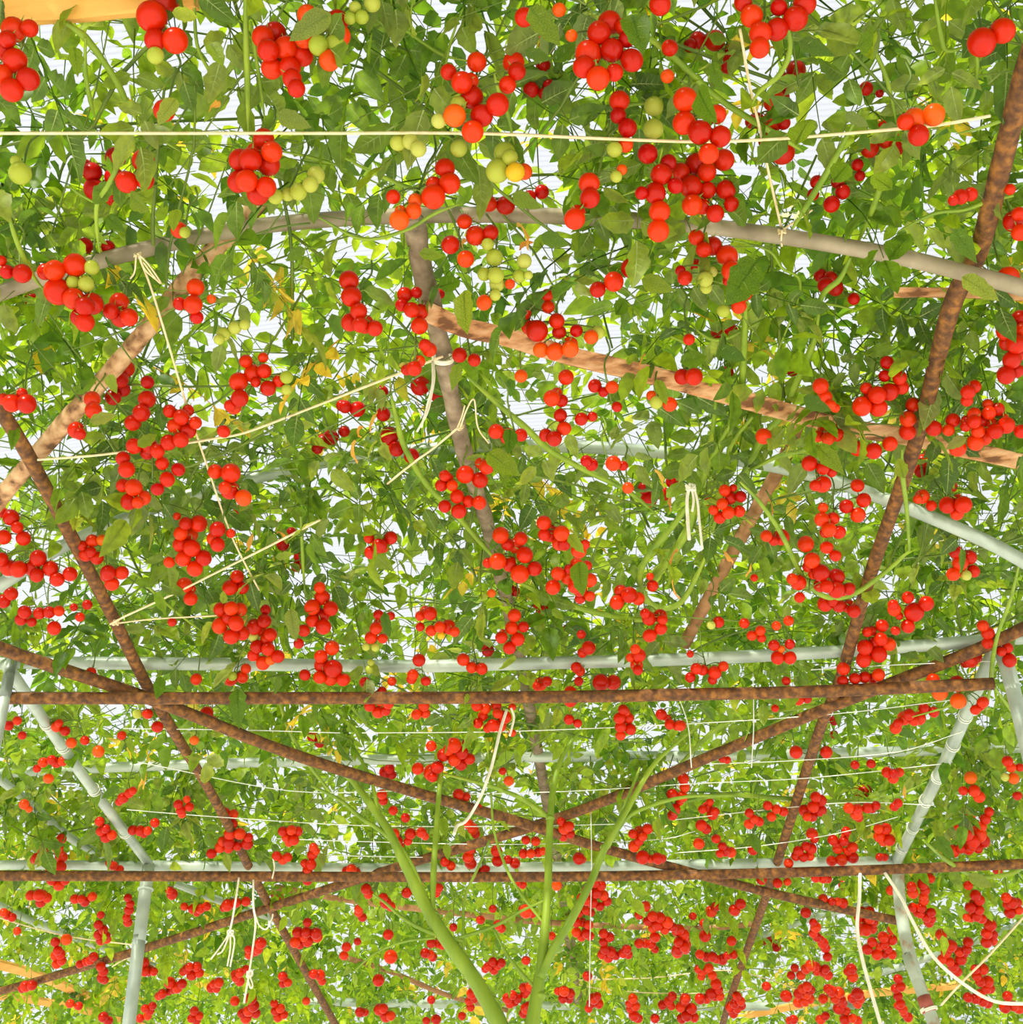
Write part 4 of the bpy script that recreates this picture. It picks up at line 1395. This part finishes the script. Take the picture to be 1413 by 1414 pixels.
LEAF_ME = []
for (V, Fc, T), vein in zip(COMP_D, COMP_V):
    me = bpy.data.meshes.new('leaf'); me.from_pydata([tuple(q) for q in V], [], Fc)
    me.polygons.foreach_set('use_smooth', [True] * len(me.polygons)); me.materials.append(M['leaf']); me.materials.append(M['vein']); LEAF_ME.append(me)
    for k in vein: me.polygons[k].material_index = 1
random.seed(5)
ONE_ME = []
for k in range(5):
    v, f = leaflet(1.0, random.uniform(.44, .6), 0, random.uniform(.05, .2), random.uniform(.1, .35), True)
    me = bpy.data.meshes.new('leaf'); me.from_pydata(v, [], f)
    me.polygons.foreach_set('use_smooth', [True] * len(me.polygons)); me.materials.append(M['leaf']); me.materials.append(M['vein']); ONE_ME.append(me)
    for k in range(VEINS, len(f)): me.polygons[k].material_index = 1

VL = ['vine foliage and stems of the near left, around near arched pipe and peeled pole',
      'vine foliage of the near right part with thick stems crossing behind the split board',
      'vine foliage over the left middle, between second arched pipe and level rusty pipes',
      'vine foliage over the right middle with stems looping in front of the wooden pole',
      'tomato vine whose forked green trunk rises from below at bottom centre']
VB = [Vector((-.9, 1.6, 3.66)), Vector((.9, 1.6, 3.66)), Vector((-1.2, 3.2, 3.66)), Vector((1.2, 3.2, 3.66)), None]
trunk_y = 4.0
tb_ = PY(722, 1500, trunk_y); VB[4] = Vector((tb_.x, tb_.y, 0))
VINE = [empty('tomato_vine', VB[i], VL[i], 'plant', 'tomato vines of the canopy') for i in range(5)]

def runner(vine, name, px, w, h=1.95, Y=None, mat='stem', bump=.05, node=True):
    """a stem along sight lines; w in pixels"""
    n = len(px)
    pts = [PY(x, y, (Y if not isinstance(Y, (list, tuple)) else Y[i])) for i, (x, y) in enumerate(px)] if Y else \
          [PH(x, y, h if not isinstance(h, (list, tuple)) else h[i]) for i, (x, y) in enumerate(px)]
    ws = w if isinstance(w, (list, tuple)) else [w] * n
    if Y: ws = [k * .82 for k in ws]
    if name == 'stem': ws = [ws[0] * .6] + ws[1:-1] + [ws[-1] * .35]
    r = [r_px(ws[i], (pts[i] - CAM).length) for i in range(n)]
    return MB().tube(pts, r, sides=8, sub=6, bump=bump).build(name, M[mat], VINE[vine])
# trunk and forks, bottom centre
t0_ = PY(722, 1500, trunk_y)
def down(px0, lean):
    p = PY(*px0, trunk_y); return p
f1 = [(712, 1465), (690, 1414), (655, 1352), (600, 1272), (560, 1195), (538, 1150), (500, 1095), (478, 1070), (430, 1045), (400, 1034)]
f2 = [(728, 1465), (735, 1414), (748, 1330), (756, 1240), (760, 1130), (768, 1070), (785, 1030), (812, 998)]
f3 = [(746, 1350), (765, 1310), (790, 1268), (815, 1220), (835, 1172), (862, 1125), (900, 1060), (930, 1030), (985, 985)]
mbt = MB()
base = Vector((tb_.x, trunk_y, 0)); tj = PY(720, 1480, trunk_y)
mbt.tube([base, base.lerp(tj, .5) + Vector((.02, 0, 0)), tj, PY(712, 1460, trunk_y)], [.042, .036, .030, .026], sides=10, bump=.04)
mbt.build('trunk', M['stem'], VINE[4])
runner(4, 'branch', f1, [26, 27, 25, 22, 17, 15, 12, 10, 8, 6], Y=[trunk_y] * 10)
runner(4, 'branch', f2, [24, 24, 17, 13, 12, 9, 7, 5], Y=trunk_y)
runner(4, 'branch', f3, [14, 14, 14, 13, 11, 10, 8, 6, 5], Y=trunk_y - .02)
for px, w in (([(597, 1262), (599, 1200), (603, 1140), (608, 1075), (612, 1040)], [9, 10, 9, 8, 7]),
              ([(532, 1140), (522, 1120), (512, 1075), (488, 1030), (470, 985), (464, 950)], [8, 7, 6, 5, 4, 4]),
              ([(590, 1240), (560, 1180), (530, 1150), (500, 1130), (470, 1105), (430, 1085)], [6, 8, 8, 7, 6, 5]),
              ([(760, 1130), (725, 1105), (690, 1090), (650, 1078), (610, 1068)], [8, 8, 7, 6, 5]),
              ([(840, 1165), (865, 1130), (900, 1112), (950, 1100), (1010, 1098)], [10, 8, 7, 6, 5]),
              ([(755, 1280), (720, 1235), (700, 1200), (683, 1150), (678, 1095)], [4, 5, 5, 4, 4]),
              ([(640, 1350), (640, 1290), (642, 1240), (662, 1195), (676, 1160)], [5, 5, 5, 4, 4]),
              ([(618, 1300), (680, 1280), (720, 1258), (760, 1240)], [7, 6, 5, 4]),
              ([(640, 1300), (600, 1290), (560, 1270), (530, 1245), (515, 1235)], [8, 7, 6, 4, 4]),
              ([(600, 1295), (560, 1300), (520, 1315), (490, 1340)], [5, 4, 4, 3]),
              ([(680, 1280), (705, 1325), (735, 1360), (745, 1380)], [4, 5, 5, 4]),
              ([(840, 1170), (872, 1090), (884, 1060)], [7, 5, 4])):
    runner(4, 'branch', px, w, Y=trunk_y)
for i, (x, y) in enumerate(((745, 1375), (768, 1310), (793, 1262), (835, 1170), (666, 1368), (618, 1298), (600, 1262), (570, 1215), (760, 1130))):
    c = PY(x, y, trunk_y); r = r_px(18 if y > 1280 else 13, (c - CAM).length)
    MB().tube([c - Vector((0, 0, r * .5)), c, c + Vector((0, 0, r * .5))], [r * .75, r * 1.02, r * .75], sides=9, sub=3).build('stem_node', M['stem'], VINE[4])
# thick stems of the right middle
for px, w, h in (([(1030, 420), (1028, 470), (1024, 540), (1012, 580), (995, 620), (985, 660)], [9, 10, 10, 10, 9, 9], 2.0),
                 ([(1130, 452), (1118, 490), (1095, 540), (1078, 575), (1050, 610), (1035, 640), (1022, 665), (995, 700), (975, 735)], [9, 9, 10, 10, 11, 11, 10, 9, 8], 1.99),
                 ([(990, 540), (985, 590), (978, 625), (972, 670)], [7, 7, 7, 7], 2.0),
                 ([(1040, 575), (1012, 610), (1003, 645), (996, 690), (985, 730), (988, 740)], [8, 7, 6, 6, 6, 5], 1.98),
                 ([(1010, 585), (985, 630), (960, 690), (950, 730), (925, 770), (900, 800), (890, 808)], [9, 9, 11, 12, 12, 11, 10], 1.97),
                 ([(955, 690), (930, 725), (905, 755), (888, 780), (884, 805), (895, 830), (915, 840), (940, 832), (960, 800), (978, 760)], [8, 9, 9, 9, 9, 9, 8, 8, 7, 6], 1.94),
                 ([(1035, 650), (1075, 630), (1110, 622), (1150, 605)], [6, 7, 6, 5], 1.97),
                 ([(1022, 665), (1048, 692), (1078, 735), (1105, 790), (1125, 815), (1150, 826), (1180, 820), (1210, 800), (1240, 775), (1256, 760)], [5, 6, 7, 7, 7, 7, 7, 6, 6, 6], 1.86),
                 ([(1256, 760), (1252, 700), (1246, 650), (1246, 620)], [6, 6, 7, 7], 1.86),
                 ([(930, 900), (910, 860), (870, 855), (820, 845), (760, 825), (700, 795)], [6, 7, 8, 8, 9, 8], 1.98),
                 ([(645, 520), (690, 560), (725, 590), (760, 622), (810, 650), (870, 680), (918, 722)], [6, 8, 10, 9, 8, 7, 5], 1.96),
                 ([(1410, 770), (1395, 830), (1380, 870), (1372, 905), (1368, 945), (1362, 985)], [4, 5, 5, 6, 6, 5], 1.84),
                 ([(1368, 945), (1340, 955), (1310, 975), (1260, 990)], [5, 5, 4, 4], 1.84),
                 ([(1370, 945), (1400, 985), (1420, 1010)], [5, 5, 4], 1.84),
                 ([(930, 1110), (1000, 1098), (1080, 1102), (1180, 1108), (1240, 1098), (1280, 1080)], [6, 7, 6, 6, 5, 4], 1.93),
                 ([(935, 1060), (985, 1010), (1030, 990), (1100, 978), (1160, 970)], [7, 7, 6, 5, 4], 1.95),
                 ([(980, 1040), (1040, 1020), (1090, 985), (1140, 960)], [6, 5, 5, 4], 1.96),
                 ([(1275, 1160), (1310, 1190), (1350, 1210), (1400, 1205), (1430, 1180)], [5, 6, 6, 6, 5], 1.80),
                 ([(880, 460), (940, 470), (985, 520), (1000, 560)], [4, 5, 5, 4], 2.02)):
    runner(3 if px[0][1] > 500 else 1, 'stem', px, w, h=h)
# stems of the middle left and the near canopy
for vn, px, w, h in ((2, [(540, 545), (548, 580), (560, 620), (590, 670), (625, 705), (660, 745), (700, 790)], [6, 8, 9, 8, 8, 7, 6], 1.97),
                     (2, [(535, 470), (540, 545)], [5, 6], 1.98),
                     (2, [(415, 700), (418, 770), (422, 830)], [5, 5, 4], 1.96),
                     (2, [(345, 985), (380, 950), (420, 935), (470, 960), (520, 1010), (590, 1020)], [5, 5, 4, 5, 4, 4], 2.0),
                     (2, [(380, 950), (400, 1010), (430, 1060), (470, 1110)], [4, 6, 6, 5], 1.97),
                     (2, [(185, 790), (215, 820), (250, 850), (290, 880)], [4, 4, 4, 3], 1.97),
                     (0, [(88, 30), (118, 52), (150, 95), (165, 120), (180, 150), (205, 180), (250, 210)], [8, 10, 8, 9, 7, 6, 4], 1.97),
                     (0, [(118, 52), (118, 100), (125, 140), (132, 165)], [5, 6, 6, 5], 1.95),
                     (0, [(178, 192), (165, 225), (148, 258), (134, 282), (134, 320), (138, 350)], [5, 6, 6, 6, 5, 4], 1.90),
                     (0, [(134, 282), (110, 268), (92, 255)], [4, 4, 3], 1.90),
                     (0, [(10, 290), (22, 330), (42, 375), (60, 400)], [5, 7, 7, 5], 1.90),
                     (0, [(339, -30), (340, 60), (342, 120), (343, 182)], [8, 8, 8, 8], 1.94),
                     (0, [(347, 30), (352, 70), (360, 120), (366, 170)], [5, 5, 5, 5], 1.96),
                     (0, [(268, -10), (272, 60), (290, 100), (308, 135)], [5, 5, 5, 4], 1.98),
                     (0, [(470, 215), (520, 240), (580, 262), (640, 250), (680, 242)], [4, 6, 6, 6, 4], 1.93),
                     (0, [(440, 300), (500, 330), (560, 318), (600, 295), (640, 280)], [4, 5, 5, 5, 4], 1.95),
                     (0, [(520, -10), (545, 30), (565, 45), (610, 75), (650, 85)], [5, 5, 5, 5, 4], 2.02),
                     (0, [(565, 45), (568, 15), (572, -15)], [4, 3, 3], 2.02),
                     (0, [(682, 100), (690, 130), (702, 160), (710, 200)], [5, 6, 6, 4], 1.90),
                     (0, [(365, 205), (420, 215), (470, 230), (540, 262)], [3, 4, 4, 4], 2.0),
                     (0, [(90, 420), (40, 380), (0, 350), (-40, 330)], [4, 5, 5, 4], 2.0),
                     (0, [(610, 120), (622, 60), (640, 10)], [4, 4, 4], 2.0),
                     (1, [(1066, -20), (1088, 40), (1090, 75), (1075, 105), (1050, 125), (1038, 145)], [5, 6, 7, 7, 6, 4], 1.90),
                     (1, [(860, 30), (920, 70), (985, 130), (1045, 170), (1080, 190), (1110, 210)], [8, 9, 9, 9, 8, 7], 1.98),
                     (1, [(1095, 315), (1110, 290), (1135, 250), (1155, 215), (1190, 150)], [6, 8, 9, 9, 7], 1.95),
                     (1, [(1185, 335), (1205, 290), (1225, 230), (1240, 180)], [6, 8, 8, 6], 1.97),
                     (1, [(1005, 330), (1060, 345), (1080, 370), (1105, 400), (1060, 520)], [3, 4, 4, 4, 4], 2.0),
                     (1, [(1175, 355), (1160, 385), (1135, 410), (1128, 460)], [7, 8, 8, 8], 1.99),
                     (1, [(1400, 270), (1360, 280), (1330, 290), (1290, 295), (1240, 320)], [6, 6, 5, 5, 4], 1.90),
                     (1, [(1413, 155), (1380, 168), (1350, 178), (1320, 185)], [5, 5, 4, 3], 1.90),
                     (1, [(1240, 180), (1300, 155), (1340, 140), (1350, 90), (1345, 60)], [6, 6, 5, 5, 4], 1.95),
                     (1, [(1290, -10), (1300, 50), (1310, 70), (1345, 60)], [6, 7, 6, 5], 1.98),
                     (1, [(860, 270), (890, 258), (905, 245), (915, 205)], [3, 5, 5, 5], 1.88),
                     (1, [(945, 440), (990, 470), (1060, 440), (1130, 420), (1190, 430)], [4, 5, 5, 5, 4], 2.02),
                     (1, [(1210, 410), (1240, 440), (1300, 430), (1360, 440)], [4, 4, 4, 3], 2.02),
                     (1, [(820, 200), (860, 150), (900, 140), (960, 110)], [4, 5, 5, 4], 2.0),
                     (1, [(1160, 30), (1200, 60), (1225, 110), (1240, 180)], [6, 6, 6, 6], 2.0)):
    runner(vn, 'stem', px, w, h=h)

# leaves, large ones one by one, the rest joined
random.seed(31)
for i in range(5):
    items = bins[i]
    items.sort(key=lambda q: math.hypot(q[1], q[2]) + (q[2] - 2.03) * 6)
    nbig = 255
    big_i, rest = items[:nbig], items[nbig:]
    for (x, y, h) in big_i:
        o = bpy.data.objects.new('leaf', random.choice(LEAF_ME)); COL.objects.link(o); o.parent = VINE[i]
        o.location = Vector((x, y, CAM.z + h)) - VINE[i].location
        o.rotation_euler = leaf_matrix().to_euler(); s = random.uniform(.7, 1.15); o.scale = (s, s, s)
    if rest: merged_leaves('foliage', rest, VINE[i], 'leaf_stuff')
# single large leaflets seen from close by: base and tip in the same enlarged tiles
BIG = """B 770,30 885,170;B 1185,60 1230,190;B 870,250 960,175;B 750,205 860,245;C 95,365 140,490;C 690,455 785,520;C 755,545 790,612;C 1130,930 1222,1062;C 1165,1125 1310,1215;C 150,255 180,370
A 1345,55 1175,155;A 715,400 640,500;A 855,175 905,255;A 1125,465 1265,515;A 300,190 320,295;A 435,880 495,935;A 530,795 590,860;A 700,50 810,70;A 1240,1010 1160,1060;A 720,850 700,930
E 600,455 725,545;E 480,95 455,200;E 690,360 690,450;E 930,790 985,860;E 970,900 980,1030;E 180,1105 195,1205;E 1285,160 1330,255;F 20,90 135,60;F 175,35 290,80;F 570,425 685,535
F 520,230 625,290;F 715,540 735,470;F 930,560 900,470;F 1180,395 1100,440;G 655,0 640,88;G 965,50 970,205;G 1135,0 1120,75;G 485,445 410,500;G 915,720 935,795;H 520,70 508,112
H 410,575 430,650;H 470,590 510,655;H 430,680 440,745;I 305,640 345,720;I 600,560 640,630;I 1060,650 1130,740;I 1190,810 1290,855;D 305,215 395,150;D 365,330 480,300;D 440,140 470,210
D 1090,235 1155,245;D 905,1070 915,1010;D 1180,1090 1200,1215;D 1120,880 1200,870;D 560,430 640,380;B 505,1180 500,1340;B 320,1030 430,1040;B 400,1170 500,1130;B 1120,1280 1170,1200;B 815,955 930,1000
B 1225,1135 1350,1180;B 700,790 810,845;B 20,660 70,710;C 490,590 545,450;C 500,170 650,220;C 740,190 830,130;C 640,740 720,640;C 880,770 780,700;C 870,1060 960,920;C 330,1060 220,1230"""
for it in BIG.replace('\n', ';').split(';'):
    tile, a, b = it.split()
    x0, y0 = TILES[tile]
    (u1, v1), (u2, v2) = ([float(k) for k in q.split(',')] for q in (a, b))
    ax, ay, bx, by_ = x0 + u1 / 2.944, y0 + v1 / 2.944, x0 + u2 / 2.944, y0 + v2 / 2.944
    hh = 1.80 if ay < 1000 else 1.78
    pa = PH(ax, ay, hh); pb = PY(bx, by_, pa.y + random.uniform(-.01, .02))
    X = pb - pa; L = X.length; X.normalize()
    nz = (CAM - pa).normalized() + Vector((random.uniform(-.4, .4), random.uniform(-.4, .4), random.uniform(-.4, .4)))
    nz = (nz - X * nz.dot(X)).normalized()
    Yv = nz.cross(X)
    vi = region(pa.x, pa.y)
    o = bpy.data.objects.new('leaf', random.choice(ONE_ME)); COL.objects.link(o); o.parent = VINE[vi]
    o.matrix_local = Matrix.Translation(pa - VINE[vi].location) @ Matrix((X, Yv, nz)).transposed().to_4x4() @ Matrix.Scale(L, 4)

# thin stems woven through the canopy
random.seed(41)
for i in range(5):
    mb = MB()
    n = (150, 150, 260, 260, 420)[i]
    made = 0
    while made < n:
        y = 0.8 + (random.random() ** 1.1) * 8.0
        x = random.uniform(-1, 1) * (.75 + .44 * y)
        if region(x, y) != i: 
            if i < 4: pass
            if random.random() < .999: continue
        h = 2.0 + random.expovariate(1 / .2)
        a = random.uniform(0, 6.28); L = random.uniform(.25, .9)
        p = Vector((x, y, CAM.z + h)); d = Vector((math.cos(a), math.sin(a), random.uniform(-.35, .35))) * L / 4
        pts = [p]
        for k in range(4):
            d = d + Vector((random.uniform(-1, 1), random.uniform(-1, 1), random.uniform(-1, 1))) * L * .05
            q = pts[-1] + d
            q.z = max(q.z, CAM.z + 1.97)
            pts.append(q)
        r = random.choice((.0013, .0016, .002, .0028, .004))
        mb.tube(pts, [r, r, r * .9, r * .8, r * .6], sides=4, sub=2, cap=False)
        made += 1
    o = mb.build('thin_stems', M['twig'], VINE[i]); o['kind'] = 'stuff'

# withered leaves and flowers
random.seed(51)
DRY = [(350, 735, 26), (383, 735, 24), (500, 590, 30), (490, 610, 28), (200, 1065, 22), (296, 1205, 18), (935, 760, 26), (930, 800, 24), (1035, 770, 26), (1250, 1085, 16), (715, 310, 34), (735, 335, 30), (195, 1070, 16), (520, 570, 24), (1062, 690, 22), (1240, 830, 24), (905, 650, 24), (300, 140, 34), (1215, 245, 20), (640, 330, 20), (890, 490, 18), (930, 680, 22), (1000, 760, 22), (570, 980, 14), (340, 850, 16)]
def curled():
    mb = MB(); n = 9
    for i in range(n):
        s = i / (n - 1); w = math.sin(math.pi * min(.97, s + .06)) * .16
        a = s * 2.2
        c = Vector((math.sin(a) * .45, math.sin(s * 5) * .08, -s * .9))
        for k in (-1, -.4, .4, 1):
            mb.v.append(c + Vector((.10 * (1 - k * k) * -1, k * w, .10 * math.sin(s * 9 + k))))
        if i:
            b = 4 * (i - 1)
            for j in range(3): mb.f.append((b + j, b + j + 1, b + 5 + j, b + 4 + j))
    me = bpy.data.meshes.new('withered_leaf'); me.from_pydata([tuple(q) for q in mb.v], [], mb.f); me.materials.append(M['dry']); return me
CURL = [curled() for _ in range(3)]
for x, y, s in DRY:
    p = PH(x, y, 1.92); vi = region(p.x, p.y)
    o = bpy.data.objects.new('withered_leaf', random.choice(CURL)); COL.objects.link(o); o.parent = VINE[vi]
    o.location = p - VINE[vi].location; k = r_px(s * 1.7, (p - CAM).length)
    o.scale = (k, k, k * 1.5); o.rotation_euler = (random.uniform(-.6, .6), random.uniform(-.6, .6), random.uniform(0, 6))
    if x == 350: tag(o, 'curled brown withered leaf')
def flower():
    mb = MB()
    for k in range(6):
        a = k * math.pi / 3; c, s = math.cos(a), math.sin(a); b = len(mb.v)
        for r, z, w in ((.1, 0, .1), (.5, .12, .26), (1, -.1, .04)):
            mb.v += [Vector((r * c - w * s, r * s + w * c, z)), Vector((r * c + w * s, r * s - w * c, z))]
        mb.f += [(b, b + 1, b + 3, b + 2), (b + 2, b + 3, b + 5, b + 4)]
    mb.tube([(0, 0, -.15), (0, 0, .3)], [.12, .08], sides=6, smooth=False)
    me = bpy.data.meshes.new('flower'); me.from_pydata([tuple(q) for q in mb.v], [], mb.f); me.materials.append(M['petal']); return me
FLW = flower()
for x, y, s in ((1092, 282, 16), (1102, 298, 15), (1085, 297, 13), (1300, 745, 12), (1090, 1100, 8), (745, 720, 12), (655, 190, 12)):
    p = PH(x, y, 1.95); vi = region(p.x, p.y)
    o = bpy.data.objects.new('flower', FLW); COL.objects.link(o); o.parent = VINE[vi]
    o.location = p - VINE[vi].location; k = r_px(s, (p - CAM).length) * 1.2; o.scale = (k, k, k)
    o.rotation_euler = (math.pi + random.uniform(-.6, .6), random.uniform(-.6, .6), random.uniform(0, 6))
bpy.context.view_layer.update()
